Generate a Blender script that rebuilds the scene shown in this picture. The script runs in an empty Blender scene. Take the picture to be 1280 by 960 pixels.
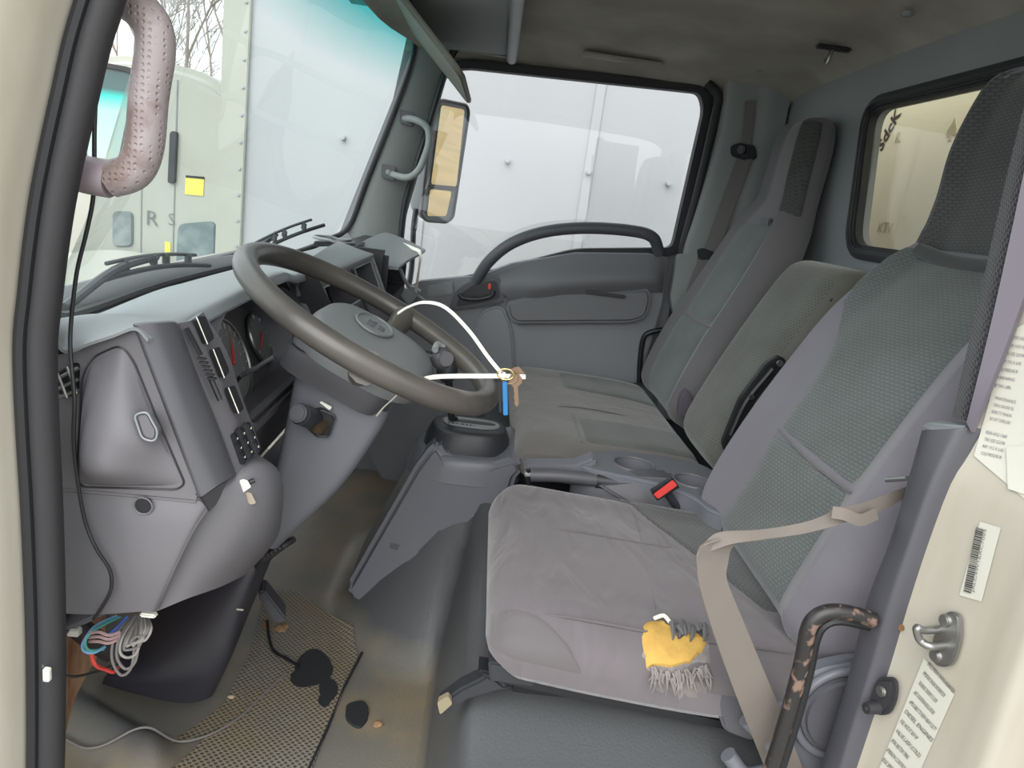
import bpy, bmesh, math, random
from mathutils import Vector, Matrix, noise
random.seed(7)
C = bpy.context.scene.collection
sc = bpy.context.scene

# ---------------------------------------------------------------- camera
F = 920.0
CAM = Vector((-0.75, 0.0, 1.0))
_ex = Vector((-20, -235, F)).normalized()
_ed = Vector((-500, 3602, F)); _ed = (_ed - _ex * _ed.dot(_ex)).normalized()
_ez = -_ed
_ey = _ez.cross(_ex)
RM = Matrix((_ex, _ey, _ez))            # camera (right, down, forward) -> world
cd = bpy.data.cameras.new('camera'); cam = bpy.data.objects.new('camera', cd); C.objects.link(cam)
cd.sensor_width = 36.0; cd.lens = 36.0 * F / 1280.0; cd.clip_start = 0.02; cd.clip_end = 300
cm = Matrix((RM @ Vector((1, 0, 0)), RM @ Vector((0, -1, 0)), RM @ Vector((0, 0, -1)))).transposed()
cam.matrix_world = Matrix.Translation(CAM) @ cm.to_4x4()
sc.camera = cam

# ---------------------------------------------------------------- sky, sun, exposure
w = bpy.data.worlds.new('world'); sc.world = w; w.use_nodes = True
wn = w.node_tree; wn.nodes.clear()
wo = wn.nodes.new('ShaderNodeOutputWorld'); bg = wn.nodes.new('ShaderNodeBackground')
tc = wn.nodes.new('ShaderNodeTexCoord'); sx = wn.nodes.new('ShaderNodeSeparateXYZ'); cr = wn.nodes.new('ShaderNodeValToRGB')
wn.links.new(tc.outputs['Generated'], sx.inputs[0]); wn.links.new(sx.outputs['Z'], cr.inputs[0])
cr.color_ramp.elements[0].color = (0.80, 0.84, 0.88, 1); cr.color_ramp.elements[0].position = 0.0
cr.color_ramp.elements[1].color = (0.94, 0.97, 1.0, 1); cr.color_ramp.elements[1].position = 0.6
wn.links.new(cr.outputs[0], bg.inputs[0]); bg.inputs[1].default_value = 1.0
wn.links.new(bg.outputs[0], wo.inputs[0])
sl = bpy.data.lights.new('sun', 'SUN'); so = bpy.data.objects.new('sun', sl); C.objects.link(so)
sl.energy = 1.3; sl.angle = math.radians(60); sl.color = (1.0, 0.97, 0.92)
so.rotation_euler = Vector((0.80, -0.25, -0.62)).to_track_quat('-Z', 'Y').to_euler()
sc.view_settings.view_transform = 'Standard'; sc.view_settings.look = 'None'
sc.view_settings.gamma = 1.0; sc.view_settings.use_curve_mapping = False
sc.view_settings.exposure = 1.3

# ---------------------------------------------------------------- helpers
def W(px, py, x=None, y=None, z=None):
    d = RM @ Vector((px - 640, py - 480, F))
    for i, v in enumerate((x, y, z)):
        if v is not None:
            return CAM + d * ((v - CAM[i]) / d[i])

def srgb(c):
    return tuple(((v / 255) / 12.92 if v / 255 <= 0.04045 else (((v / 255) + 0.055) / 1.055) ** 2.4) for v in c)

def mat(name, col, rough=0.6, metal=0.0, bump=0.0, bscale=300, col2=None, cscale=8, camt=0.5, spec=0.5, detail=4, sheen=0.0, cstretch=None, dist=0.002, cpos=(0.35, 0.65)):
    m = bpy.data.materials.new(name); m.use_nodes = True
    nt = m.node_tree; b = nt.nodes['Principled BSDF']
    c = srgb(col)
    b.inputs['Base Color'].default_value = (*c, 1); b.inputs['Roughness'].default_value = rough
    b.inputs['Metallic'].default_value = metal; b.inputs['Specular IOR Level'].default_value = spec
    if sheen: b.inputs['Sheen Weight'].default_value = sheen; b.inputs['Sheen Roughness'].default_value = 0.5
    tcn = nt.nodes.new('ShaderNodeTexCoord')
    if col2:
        n = nt.nodes.new('ShaderNodeTexNoise'); n.inputs['Scale'].default_value = cscale; n.inputs['Detail'].default_value = detail
        src = tcn.outputs['Object']
        if cstretch:
            mp = nt.nodes.new('ShaderNodeMapping'); mp.inputs['Scale'].default_value = cstretch
            nt.links.new(src, mp.inputs[0]); src = mp.outputs[0]
        nt.links.new(src, n.inputs['Vector'])
        r = nt.nodes.new('ShaderNodeValToRGB')
        r.color_ramp.elements[0].position = cpos[0]; r.color_ramp.elements[1].position = cpos[1]
        c2 = srgb(col2)
        r.color_ramp.elements[0].color = (*c, 1)
        r.color_ramp.elements[1].color = (*[c[i] * (1 - camt) + c2[i] * camt for i in range(3)], 1)
        nt.links.new(n.outputs['Fac'], r.inputs[0]); nt.links.new(r.outputs[0], b.inputs['Base Color'])
    if bump:
        n2 = nt.nodes.new('ShaderNodeTexNoise'); n2.inputs['Scale'].default_value = bscale; n2.inputs['Detail'].default_value = 3
        nt.links.new(tcn.outputs['Object'], n2.inputs['Vector'])
        bp = nt.nodes.new('ShaderNodeBump'); bp.inputs['Strength'].default_value = bump; bp.inputs['Distance'].default_value = dist
        nt.links.new(n2.outputs['Fac'], bp.inputs['Height']); nt.links.new(bp.outputs[0], b.inputs['Normal'])
    return m

def weave(name, ca, cb, su, sv, rough=0.9, bump=0.6, dirt=None, kind='check'):
    """woven cloth from UVs in metres; stepped blocks or ribs"""
    m = bpy.data.materials.new(name); m.use_nodes = True
    nt = m.node_tree; L = nt.links.new; b = nt.nodes['Principled BSDF']; b.inputs['Roughness'].default_value = rough
    b.inputs['Specular IOR Level'].default_value = 0.25; b.inputs['Sheen Weight'].default_value = 0.25
    uv = nt.nodes.new('ShaderNodeUVMap'); mp = nt.nodes.new('ShaderNodeMapping')
    L(uv.outputs[0], mp.inputs[0])
    if kind == 'check':
        mp.inputs['Scale'].default_value = (su, sv, 1); mp.inputs['Rotation'].default_value = (0, 0, 0.12)
        br = nt.nodes.new('ShaderNodeTexBrick'); br.offset = 0.5; br.inputs['Scale'].default_value = 1.0
        br.inputs['Mortar Size'].default_value = 0.20; br.inputs['Mortar Smooth'].default_value = 0.8
        br.inputs['Brick Width'].default_value = 1.0; br.inputs['Row Height'].default_value = 0.7
        L(mp.outputs[0], br.inputs['Vector']); fac = br.outputs['Fac']
    else:
        mp.inputs['Scale'].default_value = (su, sv, 1)
        wv = nt.nodes.new('ShaderNodeTexWave'); wv.wave_type = 'BANDS'; wv.bands_direction = 'X'
        wv.inputs['Scale'].default_value = 1; wv.inputs['Distortion'].default_value = 0.6
        L(mp.outputs[0], wv.inputs['Vector']); fac = wv.outputs['Fac']
    nz = nt.nodes.new('ShaderNodeTexNoise'); nz.inputs['Scale'].default_value = 9; nz.inputs['Detail'].default_value = 5
    tcn = nt.nodes.new('ShaderNodeTexCoord'); L(tcn.outputs['Object'], nz.inputs['Vector'])
    mx = nt.nodes.new('ShaderNodeMix'); mx.data_type = 'RGBA'
    mx.inputs[6].default_value = (*srgb(ca), 1); mx.inputs[7].default_value = (*srgb(cb), 1)
    L(fac, mx.inputs[0])
    mx2 = nt.nodes.new('ShaderNodeMix'); mx2.data_type = 'RGBA'; mx2.blend_type = 'MULTIPLY'
    rp = nt.nodes.new('ShaderNodeValToRGB'); rp.color_ramp.elements[0].color = (0.62, 0.62, 0.60, 1); rp.color_ramp.elements[0].position = 0.3
    rp.color_ramp.elements[1].position = 0.6; rp.color_ramp.elements[1].color = (1, 1, 1, 1)
    L(nz.outputs['Fac'], rp.inputs[0]); mx2.inputs[0].default_value = 0.6
    L(mx.outputs[2], mx2.inputs[6]); L(rp.outputs[0], mx2.inputs[7]); L(mx2.outputs[2], b.inputs['Base Color'])
    bp = nt.nodes.new('ShaderNodeBump'); bp.inputs['Strength'].default_value = bump; bp.inputs['Distance'].default_value = 0.002; bp.invert = True
    L(fac, bp.inputs['Height']); L(bp.outputs[0], b.inputs['Normal'])
    return m

def cloth(name, col, col2, folds=0.5, stretch=(3, 1, 3), fscale=6):
    m = mat(name, col, rough=0.92, spec=0.2, col2=col2, cscale=5, camt=0.7, sheen=0.3, cpos=(0.3, 0.7))
    nt = m.node_tree; b = nt.nodes['Principled BSDF']; L = nt.links.new
    tcn = nt.nodes.new('ShaderNodeTexCoord'); mp = nt.nodes.new('ShaderNodeMapping'); mp.inputs['Scale'].default_value = stretch
    n = nt.nodes.new('ShaderNodeTexNoise'); n.inputs['Scale'].default_value = fscale; n.inputs['Detail'].default_value = 2; n.inputs['Distortion'].default_value = 0.8
    n3 = nt.nodes.new('ShaderNodeTexNoise'); n3.inputs['Scale'].default_value = 900
    L(tcn.outputs['Object'], mp.inputs[0]); L(mp.outputs[0], n.inputs['Vector']); L(tcn.outputs['Object'], n3.inputs['Vector'])
    bp = nt.nodes.new('ShaderNodeBump'); bp.inputs['Strength'].default_value = folds; bp.inputs['Distance'].default_value = 0.02
    b2 = nt.nodes.new('ShaderNodeBump'); b2.inputs['Strength'].default_value = 0.25; b2.inputs['Distance'].default_value = 0.001
    L(n.outputs['Fac'], bp.inputs['Height']); L(n3.outputs['Fac'], b2.inputs['Height']); L(bp.outputs[0], b2.inputs['Normal']); L(b2.outputs[0], b.inputs['Normal'])
    return m

def tag(o, label=None, cat=None, group=None, kind=None):
    if label: o['label'] = label
    if cat: o['category'] = cat
    if group: o['group'] = group
    if kind: o['kind'] = kind
    return o

def thing(name, loc, label=None, cat=None, group=None, kind=None):
    o = bpy.data.objects.new(name, None); C.objects.link(o); o.location = Vector(loc); o.empty_display_size = 0.05
    return tag(o, label, cat, group, kind)

def wloc(o):
    return o.location + (wloc(o.parent) if o.parent else Vector())

def obj(name, bm, m, parent=None, smooth=40, label=None, kind=None):
    """bmesh in world space -> one mesh object whose origin is at its centre"""
    bmesh.ops.recalc_face_normals(bm, faces=bm.faces) if getattr(obj, 'fix', True) else None
    vs = [v.co for v in bm.verts]
    c = Vector([(min(v[i] for v in vs) + max(v[i] for v in vs)) / 2 for i in range(3)])
    for v in bm.verts: v.co -= c
    me = bpy.data.meshes.new(name); bm.to_mesh(me); bm.free()
    if m: me.materials.append(m)
    if smooth:
        me.shade_smooth()
        try: me.set_sharp_from_angle(angle=math.radians(smooth))
        except Exception: pass
    o = bpy.data.objects.new(name, me); C.objects.link(o)
    if parent: o.parent = parent; o.location = c - wloc(parent)
    else: o.location = c
    if label: o['label'] = label
    if kind: o['kind'] = kind
    return o

def struct(name, bm, m, label=None, smooth=40):
    o = obj(name, bm, m, None, smooth, label); o['kind'] = 'structure'; return o

def bevel(bm, r, seg=2, ang=30):
    es = [e for e in bm.edges if len(e.link_faces) == 2 and e.calc_face_angle(0) > math.radians(ang)]
    if r > 0 and es: bmesh.ops.bevel(bm, geom=es, offset=r, segments=seg, affect='EDGES', clamp_overlap=True)
    return bm

def box(c, s, r=0.0, rot=None, seg=2, bm=None):
    b = bmesh.new(); bmesh.ops.create_cube(b, size=1)
    for v in b.verts: v.co = Vector((v.co.x * s[0], v.co.y * s[1], v.co.z * s[2]))
    bevel(b, r, seg)
    M = Matrix.Translation(Vector(c)) @ (rot.to_4x4() if rot else Matrix.Identity(4))
    b.transform(M)
    if rot and rot.determinant() < 0: bmesh.ops.reverse_faces(b, faces=b.faces)
    if bm is None: return b
    join(bm, b); return bm

def join(bm, b):
    me = bpy.data.meshes.new('t'); b.to_mesh(me); b.free(); bm.from_mesh(me); bpy.data.meshes.remove(me); return bm

def frame(zdir, up=Vector((0, 0, 1))):
    z = Vector(zdir).normalized(); x = up.cross(z)
    if x.length < 1e-4: x = Vector((1, 0, 0)).cross(z)
    x.normalize(); y = z.cross(x)
    return Matrix((x, y, z)).transposed()

def cyl(a, b_, r1, r2=None, seg=20, rb=0.0, bm=None):
    a = Vector(a); b_ = Vector(b_); r2 = r1 if r2 is None else r2
    b = bmesh.new(); bmesh.ops.create_cone(b, cap_ends=True, segments=seg, radius1=r1, radius2=r2, depth=(b_ - a).length)
    if rb: bevel(b, rb, 2, 50)
    b.transform(Matrix.Translation((a + b_) / 2) @ frame(b_ - a).to_4x4())
    if bm is None: return b
    join(bm, b); return bm

def cr(pts, n=6, closed=False):
    """Catmull-Rom through points"""
    P = [Vector(p) for p in pts]
    if len(P) < 3: return P
    out = []; N = len(P)
    for i in range(N if closed else N - 1):
        if closed: p0, p1, p2, p3 = P[(i - 1) % N], P[i], P[(i + 1) % N], P[(i + 2) % N]
        else:
            p1, p2 = P[i], P[i + 1]; p0 = P[i - 1] if i > 0 else 2 * p1 - p2; p3 = P[i + 2] if i + 2 < N else 2 * p2 - p1
        for k in range(n):
            t = k / n
            out.append(0.5 * ((2 * p1) + (p2 - p0) * t + (2 * p0 - 5 * p1 + 4 * p2 - p3) * t * t + (3 * p1 - p0 - 3 * p2 + p3) * t ** 3))
    if not closed: out.append(P[-1])
    return out

def tube(pts, r, n=6, seg=10, closed=False, bm=None, smooth=True, cap=True):
    P = cr(pts, n, closed) if smooth else [Vector(p) for p in pts]
    b = bmesh.new() if bm is None else bm
    rr = r if callable(r) else (lambda t: r)
    N = len(P); up = None; rings = []
    for i, p in enumerate(P):
        a = P[(i + 1) % N] if (closed or i < N - 1) else p; c = P[i - 1] if (closed or i > 0) else p
        t = (a - c).normalized()
        if up is None:
            up = Vector((0, 0, 1)) if abs(t.z) < 0.9 else Vector((1, 0, 0))
        up = (up - t * up.dot(t)).normalized(); s = t.cross(up)
        q = rr(i / max(1, N - 1))
        rings.append([b.verts.new(p + (up * math.cos(2 * math.pi * k / seg) + s * math.sin(2 * math.pi * k / seg)) * q) for k in range(seg)])
    for i in range(N if closed else N - 1):
        A, B = rings[i], rings[(i + 1) % N]
        sh = 0
        if closed and i == N - 1:
            sh = min(range(seg), key=lambda s_: (A[0].co - B[s_].co).length)
        for k in range(seg):
            b.faces.new((A[k], A[(k + 1) % seg], B[(k + 1 + sh) % seg], B[(k + sh) % seg]))
    if not closed and cap:
        b.faces.new(rings[0]); b.faces.new(rings[-1][::-1])
    return b

def prism(pts, vec, r=0.0, seg=2):
    """planar-ish outline extruded along vec"""
    b = bmesh.new(); vec = Vector(vec)
    A = [b.verts.new(Vector(p)) for p in pts]; B = [b.verts.new(Vector(p) + vec) for p in pts]
    n = len(A)
    b.faces.new(A); b.faces.new(B[::-1])
    for i in range(n): b.faces.new((A[i], B[i], B[(i + 1) % n], A[(i + 1) % n]))
    bmesh.ops.recalc_face_normals(b, faces=b.faces)
    bevel(b, r, seg, 35)
    return b

def rounded(pts, r, n=5):
    """round the corners of a closed outline of 3D points"""
    P = [Vector(p) for p in pts]; out = []; N = len(P)
    for i in range(N):
        a, p, c = P[i - 1], P[i], P[(i + 1) % N]
        da, dc = (a - p), (c - p)
        q = min(r, da.length * 0.48, dc.length * 0.48)
        s, e = p + da.normalized() * q, p + dc.normalized() * q
        for k in range(n + 1):
            t = k / n; out.append(s * (1 - t) ** 2 + p * 2 * t * (1 - t) + e * t * t)
    return out

def ring_prism(outer, inner, vec, r=0.0):
    """frame: outer and inner outlines with the same number of points"""
    b = bmesh.new(); vec = Vector(vec); n = len(outer)
    R_ = [[b.verts.new(Vector(p)) for p in outer], [b.verts.new(Vector(p)) for p in inner],
          [b.verts.new(Vector(p) + vec) for p in inner], [b.verts.new(Vector(p) + vec) for p in outer]]
    for k in range(4):
        A, B = R_[k], R_[(k + 1) % 4]
        for i in range(n): b.faces.new((A[i], A[(i + 1) % n], B[(i + 1) % n], B[i]))
    bmesh.ops.recalc_face_normals(b, faces=b.faces)
    bevel(b, r, 2, 50)
    return b

def grid(rows, nu=4, nv=4, thick=0.0, tdir=None):
    """smooth surface through rows of control points, with UVs in metres; optional thickness along -normal"""
    R1 = [cr(r, nu) for r in rows]; M = len(R1[0])
    cols = [cr([r[i] for r in R1], nv) for i in range(M)]
    K = len(cols[0])
    b = bmesh.new(); uvl = b.loops.layers.uv.new('UVMap')
    V = [[b.verts.new(cols[i][j]) for i in range(M)] for j in range(K)]
    U = [[0.0] * M for _ in range(K)]; Vv = [[0.0] * M for _ in range(K)]
    for j in range(K):
        for i in range(M):
            if i: U[j][i] = U[j][i - 1] + (V[j][i].co - V[j][i - 1].co).length
            if j: Vv[j][i] = Vv[j - 1][i] + (V[j][i].co - V[j - 1][i].co).length
    for j in range(K - 1):
        for i in range(M - 1):
            f = b.faces.new((V[j][i], V[j][i + 1], V[j + 1][i + 1], V[j + 1][i]))
            for l, (jj, ii) in zip(f.loops, ((j, i), (j, i + 1), (j + 1, i + 1), (j + 1, i))):
                l[uvl].uv = (U[jj][ii], Vv[jj][ii])
    if thick:
        b.normal_update()
        td = Vector(tdir) if tdir else None
        T = [[b.verts.new(v.co + ((td if td else -v.normal) * thick)) for v in row] for row in V]
        for j in range(K - 1):
            for i in range(M - 1): b.faces.new((T[j][i], T[j + 1][i], T[j + 1][i + 1], T[j][i + 1]))
        for j in range(K - 1):
            b.faces.new((V[j][0], V[j + 1][0], T[j + 1][0], T[j][0])); b.faces.new((V[j][-1], T[j][-1], T[j + 1][-1], V[j + 1][-1]))
        for i in range(M - 1):
            b.faces.new((V[0][i], T[0][i], T[0][i + 1], V[0][i + 1])); b.faces.new((V[-1][i], V[-1][i + 1], T[-1][i + 1], T[-1][i]))
    return b

def text(body, size, loc, xdir, ydir, m, parent=None, name='lettering', depth=0.0004, bold=0.0):
    cu = bpy.data.curves.new('t', 'FONT'); cu.body = body; cu.size = size; cu.extrude = depth; cu.offset = bold
    cu.align_x = 'LEFT'; cu.resolution_u = 2
    o = bpy.data.objects.new('t', cu); C.objects.link(o)
    bpy.context.view_layer.update()
    me = bpy.data.meshes.new_from_object(o.evaluated_get(bpy.context.evaluated_depsgraph_get()))
    bpy.data.objects.remove(o)
    b = bmesh.new(); b.from_mesh(me); bpy.data.meshes.remove(me)
    x = Vector(xdir).normalized(); y = Vector(ydir); y = (y - x * y.dot(x)).normalized(); z = x.cross(y)
    b.transform(Matrix.Translation(Vector(loc)) @ Matrix((x, y, z)).transposed().to_4x4())
    return obj(name, b, m, parent, smooth=0)

def sm(a, b_, x):
    t = min(1, max(0, (x - a) / (b_ - a))); return t * t * (3 - 2 * t)

class Pad:
    """upholstered block: keys = (Y, Z, x_low, x_high, thickness); front side is to the left of travel (+normal)"""
    def __init__(s, keys, p=5, bolster=0.0, bu=0.78, r0=0.05, r1=0.05, nsign=1, crown=0.0, bw=0.16, inset=0.6):
        n = 8
        Y = cr([(k[0], k[1], 0) for k in keys], n); X = cr([(k[2], k[3], k[4]) for k in keys], n)
        s.C = Y; s.X = X; s.N = len(Y) - 1; s.p = p; s.bol = bolster; s.bu = bu; s.nsign = nsign; s.crown = crown; s.bw = bw; s.inset = inset
        L = [0]
        for i in range(s.N): L.append(L[-1] + (Y[i + 1] - Y[i]).length)
        s.L = L; s.len = L[-1]; s.r0 = r0; s.r1 = r1
        # arc length table of the half section
        Wd = sum(x[1] - x[0] for x in X) / len(X) / 2; Td = sum(x[2] for x in X) / len(X) / 2
        tab = []; M = 400
        for i in range(M + 1):
            a = math.pi * (1 - i / M); c_, q = math.cos(a), math.sin(a)
            tab.append((math.copysign(abs(c_) ** (2 / p), c_), abs(q) ** (2 / p)))
        ac = [0]
        for i in range(M): ac.append(ac[-1] + math.hypot((tab[i + 1][0] - tab[i][0]) * Wd, (tab[i + 1][1] - tab[i][1]) * Td))
        s.tab = tab; s.ac = [a / ac[-1] for a in ac]
    def sec(s, t):
        lo, hi = 0, len(s.ac) - 1
        while hi - lo > 1:
            m = (lo + hi) // 2
            if s.ac[m] <= t: lo = m
            else: hi = m
        f = (t - s.ac[lo]) / max(1e-9, s.ac[hi] - s.ac[lo])
        a, b = s.tab[lo], s.tab[hi]
        return a[0] + (b[0] - a[0]) * f, a[1] + (b[1] - a[1]) * f
    def at(s, t, v, off=0.0):
        """t in 0..1 front (from x_low side), 1..2 back; v in 0..1 along"""
        v = min(1, max(0, v)); d = v * s.len
        i = 0
        lo, hi = 0, s.N
        while hi - lo > 1:
            m = (lo + hi) // 2
            if s.L[m] <= d: lo = m
            else: hi = m
        f = (d - s.L[lo]) / max(1e-9, s.L[hi] - s.L[lo])
        c = s.C[lo].lerp(s.C[hi], f); x = s.X[lo].lerp(s.X[hi], f)
        tg = (s.C[min(hi + 1, s.N)] - s.C[max(lo - 1, 0)]).normalized()
        nrm = Vector((-tg.y, tg.x)) * s.nsign
        k = 1.0
        if s.r0 and d < s.r0: k = math.sqrt(max(0, 1 - (1 - d / s.r0) ** 2))
        if s.r1 and s.len - d < s.r1: k = min(k, math.sqrt(max(0, 1 - (1 - (s.len - d) / s.r1) ** 2)))
        front = t <= 1
        ux, uy = s.sec(t if front else 2 - t)
        T = x[2] / 2 * k; hw = (x[1] - x[0]) / 2 - (1 - k) * min(s.r0 or 1, s.r1 or 1) * s.inset
        xx = (x[0] + x[1]) / 2 + ux * (hw + off)
        h = uy * (T + off)
        if front:
            h += s.bol * math.exp(-((abs(ux) - s.bu) / s.bw) ** 2) * min(1, uy * 1.2) * k + s.crown * (1 - ux * ux) * uy * k
        else: h = -h
        return Vector((xx, c.x + nrm.x * h, c.y + nrm.y * h))
    def body(s, nt=44, nv=40, v0=0, v1=1):
        b = bmesh.new(); uvl = b.loops.layers.uv.new('UVMap')
        vs = [v0 + (v1 - v0) * (0.4 * j / nv + 0.3 * (1 - math.cos(math.pi * j / nv))) for j in range(nv + 1)]
        R_ = [[b.verts.new(s.at(2 * i / nt, v)) for i in range(nt)] for v in vs]
        for j in range(nv):
            for i in range(nt):
                f = b.faces.new((R_[j][i], R_[j][(i + 1) % nt], R_[j + 1][(i + 1) % nt], R_[j + 1][i]))
                for l, (a, c) in zip(f.loops, ((i, j), (i + 1, j), (i + 1, j + 1), (i, j + 1))):
                    l[uvl].uv = (a / nt * 1.2, vs[c] * s.len)
        b.faces.new(R_[0][::-1]); b.faces.new(R_[-1])
        bmesh.ops.remove_doubles(b, verts=b.verts, dist=1e-5)
        return b
    def patch(s, ta, tb, v0, v1, off=0.004, nt=26, nv=30):
        """raised cover panel; ta, tb numbers or functions of k in 0..1 along v"""
        fa = ta if callable(ta) else (lambda k: ta); fb = tb if callable(tb) else (lambda k: tb)
        b = bmesh.new(); uvl = b.loops.layers.uv.new('UVMap'); R_ = []; UV = []
        for j in range(nv + 1):
            k = j / nv; row = []; ur = []
            for i in range(nt + 1):
                q = i / nt; t = fa(k) + (fb(k) - fa(k)) * q; v = v0 + (v1 - v0) * k
                e = min(q, 1 - q, ) * 8; e2 = min(k, 1 - k) * 10
                o = off * (-0.35 + 1.35 * min(1, e) ** 0.5 * min(1, e2) ** 0.5)
                p = s.at(t, v, o); row.append(b.verts.new(p)); ur.append((p.x, v * s.len))
            R_.append(row); UV.append(ur)
        for j in range(nv):
            for i in range(nt):
                f = b.faces.new((R_[j][i], R_[j][i + 1], R_[j + 1][i + 1], R_[j + 1][i]))
                for l, (jj, ii) in zip(f.loops, ((j, i), (j, i + 1), (j + 1, i + 1), (j + 1, i))): l[uvl].uv = UV[jj][ii]
        return b
    def line(s, tv, off=0.003, n=6):
        return [s.at(t, v, off) for t, v in tv]

def cut(bm, cutters):
    """boolean difference of closed meshes, baked"""
    me = bpy.data.meshes.new('t'); bmesh.ops.recalc_face_normals(bm, faces=bm.faces); bm.to_mesh(me); bm.free()
    o = bpy.data.objects.new('t', me); C.objects.link(o); tmp = []
    for c in cutters:
        mc = bpy.data.meshes.new('c'); bmesh.ops.recalc_face_normals(c, faces=c.faces); c.to_mesh(mc); c.free()
        oc = bpy.data.objects.new('c', mc); C.objects.link(oc); tmp.append(oc)
        md = o.modifiers.new('b', 'BOOLEAN'); md.object = oc; md.operation = 'DIFFERENCE'; md.solver = 'EXACT'
    bpy.context.view_layer.update()
    m2 = bpy.data.meshes.new_from_object(o.evaluated_get(bpy.context.evaluated_depsgraph_get()))
    for q in [o] + tmp: bpy.data.objects.remove(q)
    b = bmesh.new(); b.from_mesh(m2); bpy.data.meshes.remove(m2); return b

# ---------------------------------------------------------------- materials
M = {}
M['plastic'] = mat('grey_plastic', (97, 96, 100), 0.5, bump=0.25, bscale=900, dist=0.0006, col2=(106, 103, 107), cscale=3, camt=0.5)
M['plastic_l'] = mat('pale_grey_plastic', (136, 141, 143), 0.42, bump=0.25, bscale=900, dist=0.0006, col2=(122, 125, 128), cscale=3, camt=0.5)
M['plastic_d'] = mat('dark_grey_plastic', (80, 80, 86), 0.5, bump=0.2, bscale=900, dist=0.0006, col2=(80, 80, 82), cscale=5)
M['plastic_b'] = mat('blue_grey_plastic', (101, 103, 110), 0.42, bump=0.2, bscale=900, dist=0.0005, col2=(108, 109, 115), cscale=4)
M['door_grey'] = mat('door_grey', (124, 127, 132), 0.55, bump=0.2, bscale=700, dist=0.0006, col2=(122, 124, 130), cscale=3)
M['door_dark'] = mat('door_roll', (104, 104, 108), 0.6, bump=0.3, bscale=500, dist=0.0008)
M['trim'] = mat('pillar_grey', (140, 145, 144), 0.65, bump=0.2, bscale=600, dist=0.0006, col2=(138, 142, 140), cscale=3)
M['back_wall'] = mat('back_wall_grey', (144, 148, 149), 0.6, bump=0.15, bscale=500, col2=(122, 126, 128), cscale=2.5)
M['black'] = mat('black_plastic', (30, 31, 34), 0.4)
M['satin'] = mat('satin_black', (44, 46, 50), 0.45, bump=0.2, bscale=600, dist=0.0005)
M['rubber'] = mat('black_rubber', (40, 40, 43), 0.6, bump=0.3, bscale=250, dist=0.001)
M['white_paint'] = mat('cream_paint', (168, 164, 152), 0.35, col2=(158, 149, 134), cscale=5, camt=0.6, spec=0.5, cstretch=(6, 6, 1))
M['headliner'] = mat('headliner_cloth', (178, 174, 165), 0.95, bump=0.5, bscale=500, dist=0.001, col2=(150, 145, 135), cscale=5, camt=0.8, spec=0.1)
M['vinyl'] = mat('floor_vinyl', (114, 112, 104), 0.42, bump=0.6, bscale=260, dist=0.0012, col2=(146, 130, 104), cscale=7, camt=0.6, detail=8, cpos=(0.42, 0.62))
M['riser'] = mat('engine_cover_vinyl', (92, 94, 97), 0.36, bump=0.7, bscale=330, dist=0.0012, col2=(90, 90, 88), cscale=6, detail=6)
M['metal'] = mat('steel', (150, 150, 148), 0.35, metal=0.9, bump=0.2, bscale=80)
M['wheel'] = mat('worn_leather', (86, 82, 77), 0.33, col2=(62, 61, 60), cscale=9, camt=0.7, bump=0.3, bscale=500, dist=0.0006)
M['hub'] = mat('hub_grey', (108, 111, 112), 0.5, bump=0.3, bscale=900, dist=0.0008)
M['tie'] = mat('white_nylon', (226, 224, 214), 0.4)
M['red'] = mat('red_plastic', (206, 66, 62), 0.35)
M['blue'] = mat('blue_plastic', (34, 112, 168), 0.4)
M['brass'] = mat('worn_brass', (128, 106, 86), 0.5, metal=0.4)
M['foam'] = mat('yellow_foam', (186, 150, 74), 0.85, bump=0.6, bscale=120, dist=0.002, col2=(160, 124, 66), cscale=60)
M['fray'] = mat('frayed_cloth', (112, 107, 106), 0.95, bump=0.6, bscale=200, col2=(140, 134, 130), cscale=50)
M['webbing'] = mat('belt_webbing', (110, 103, 97), 0.75, bump=0.4, bscale=900, dist=0.0006, col2=(98, 90, 84), cscale=10)
M['webbing_d'] = mat('grey_webbing', (112, 109, 108), 0.8, bump=0.4, bscale=900, dist=0.0006)
M['grip'] = mat('dirty_pink_grip', (150, 140, 142), 0.5, col2=(110, 92, 84), cscale=26, camt=0.8, detail=7, cpos=(0.5, 0.66))
M['cloth'] = cloth('lilac_grey_cloth', (106, 100, 104), (86, 82, 83), folds=0.75, stretch=(1.6, 5, 2), fscale=3.5)
M['cloth_b'] = cloth('smooth_grey_cloth', (112, 110, 117), (102, 99, 105), folds=0.05)
M['cloth_side'] = cloth('side_cloth', (98, 94, 96), (88, 84, 84), folds=0.2)
M['cloth_mid'] = cloth('middle_cloth', (94, 93, 88), (88, 86, 80), folds=0.1)
M['insert'] = weave('check_insert', (98, 103, 102), (82, 87, 86), 85, 130, bump=0.35)
M['insert_d'] = weave('dark_check_insert', (80, 81, 80), (64, 66, 66), 85, 130, bump=0.3)
M['ribs'] = weave('ribbed_insert', (84, 86, 84), (100, 101, 98), 1, 32, kind='rib')

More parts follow.
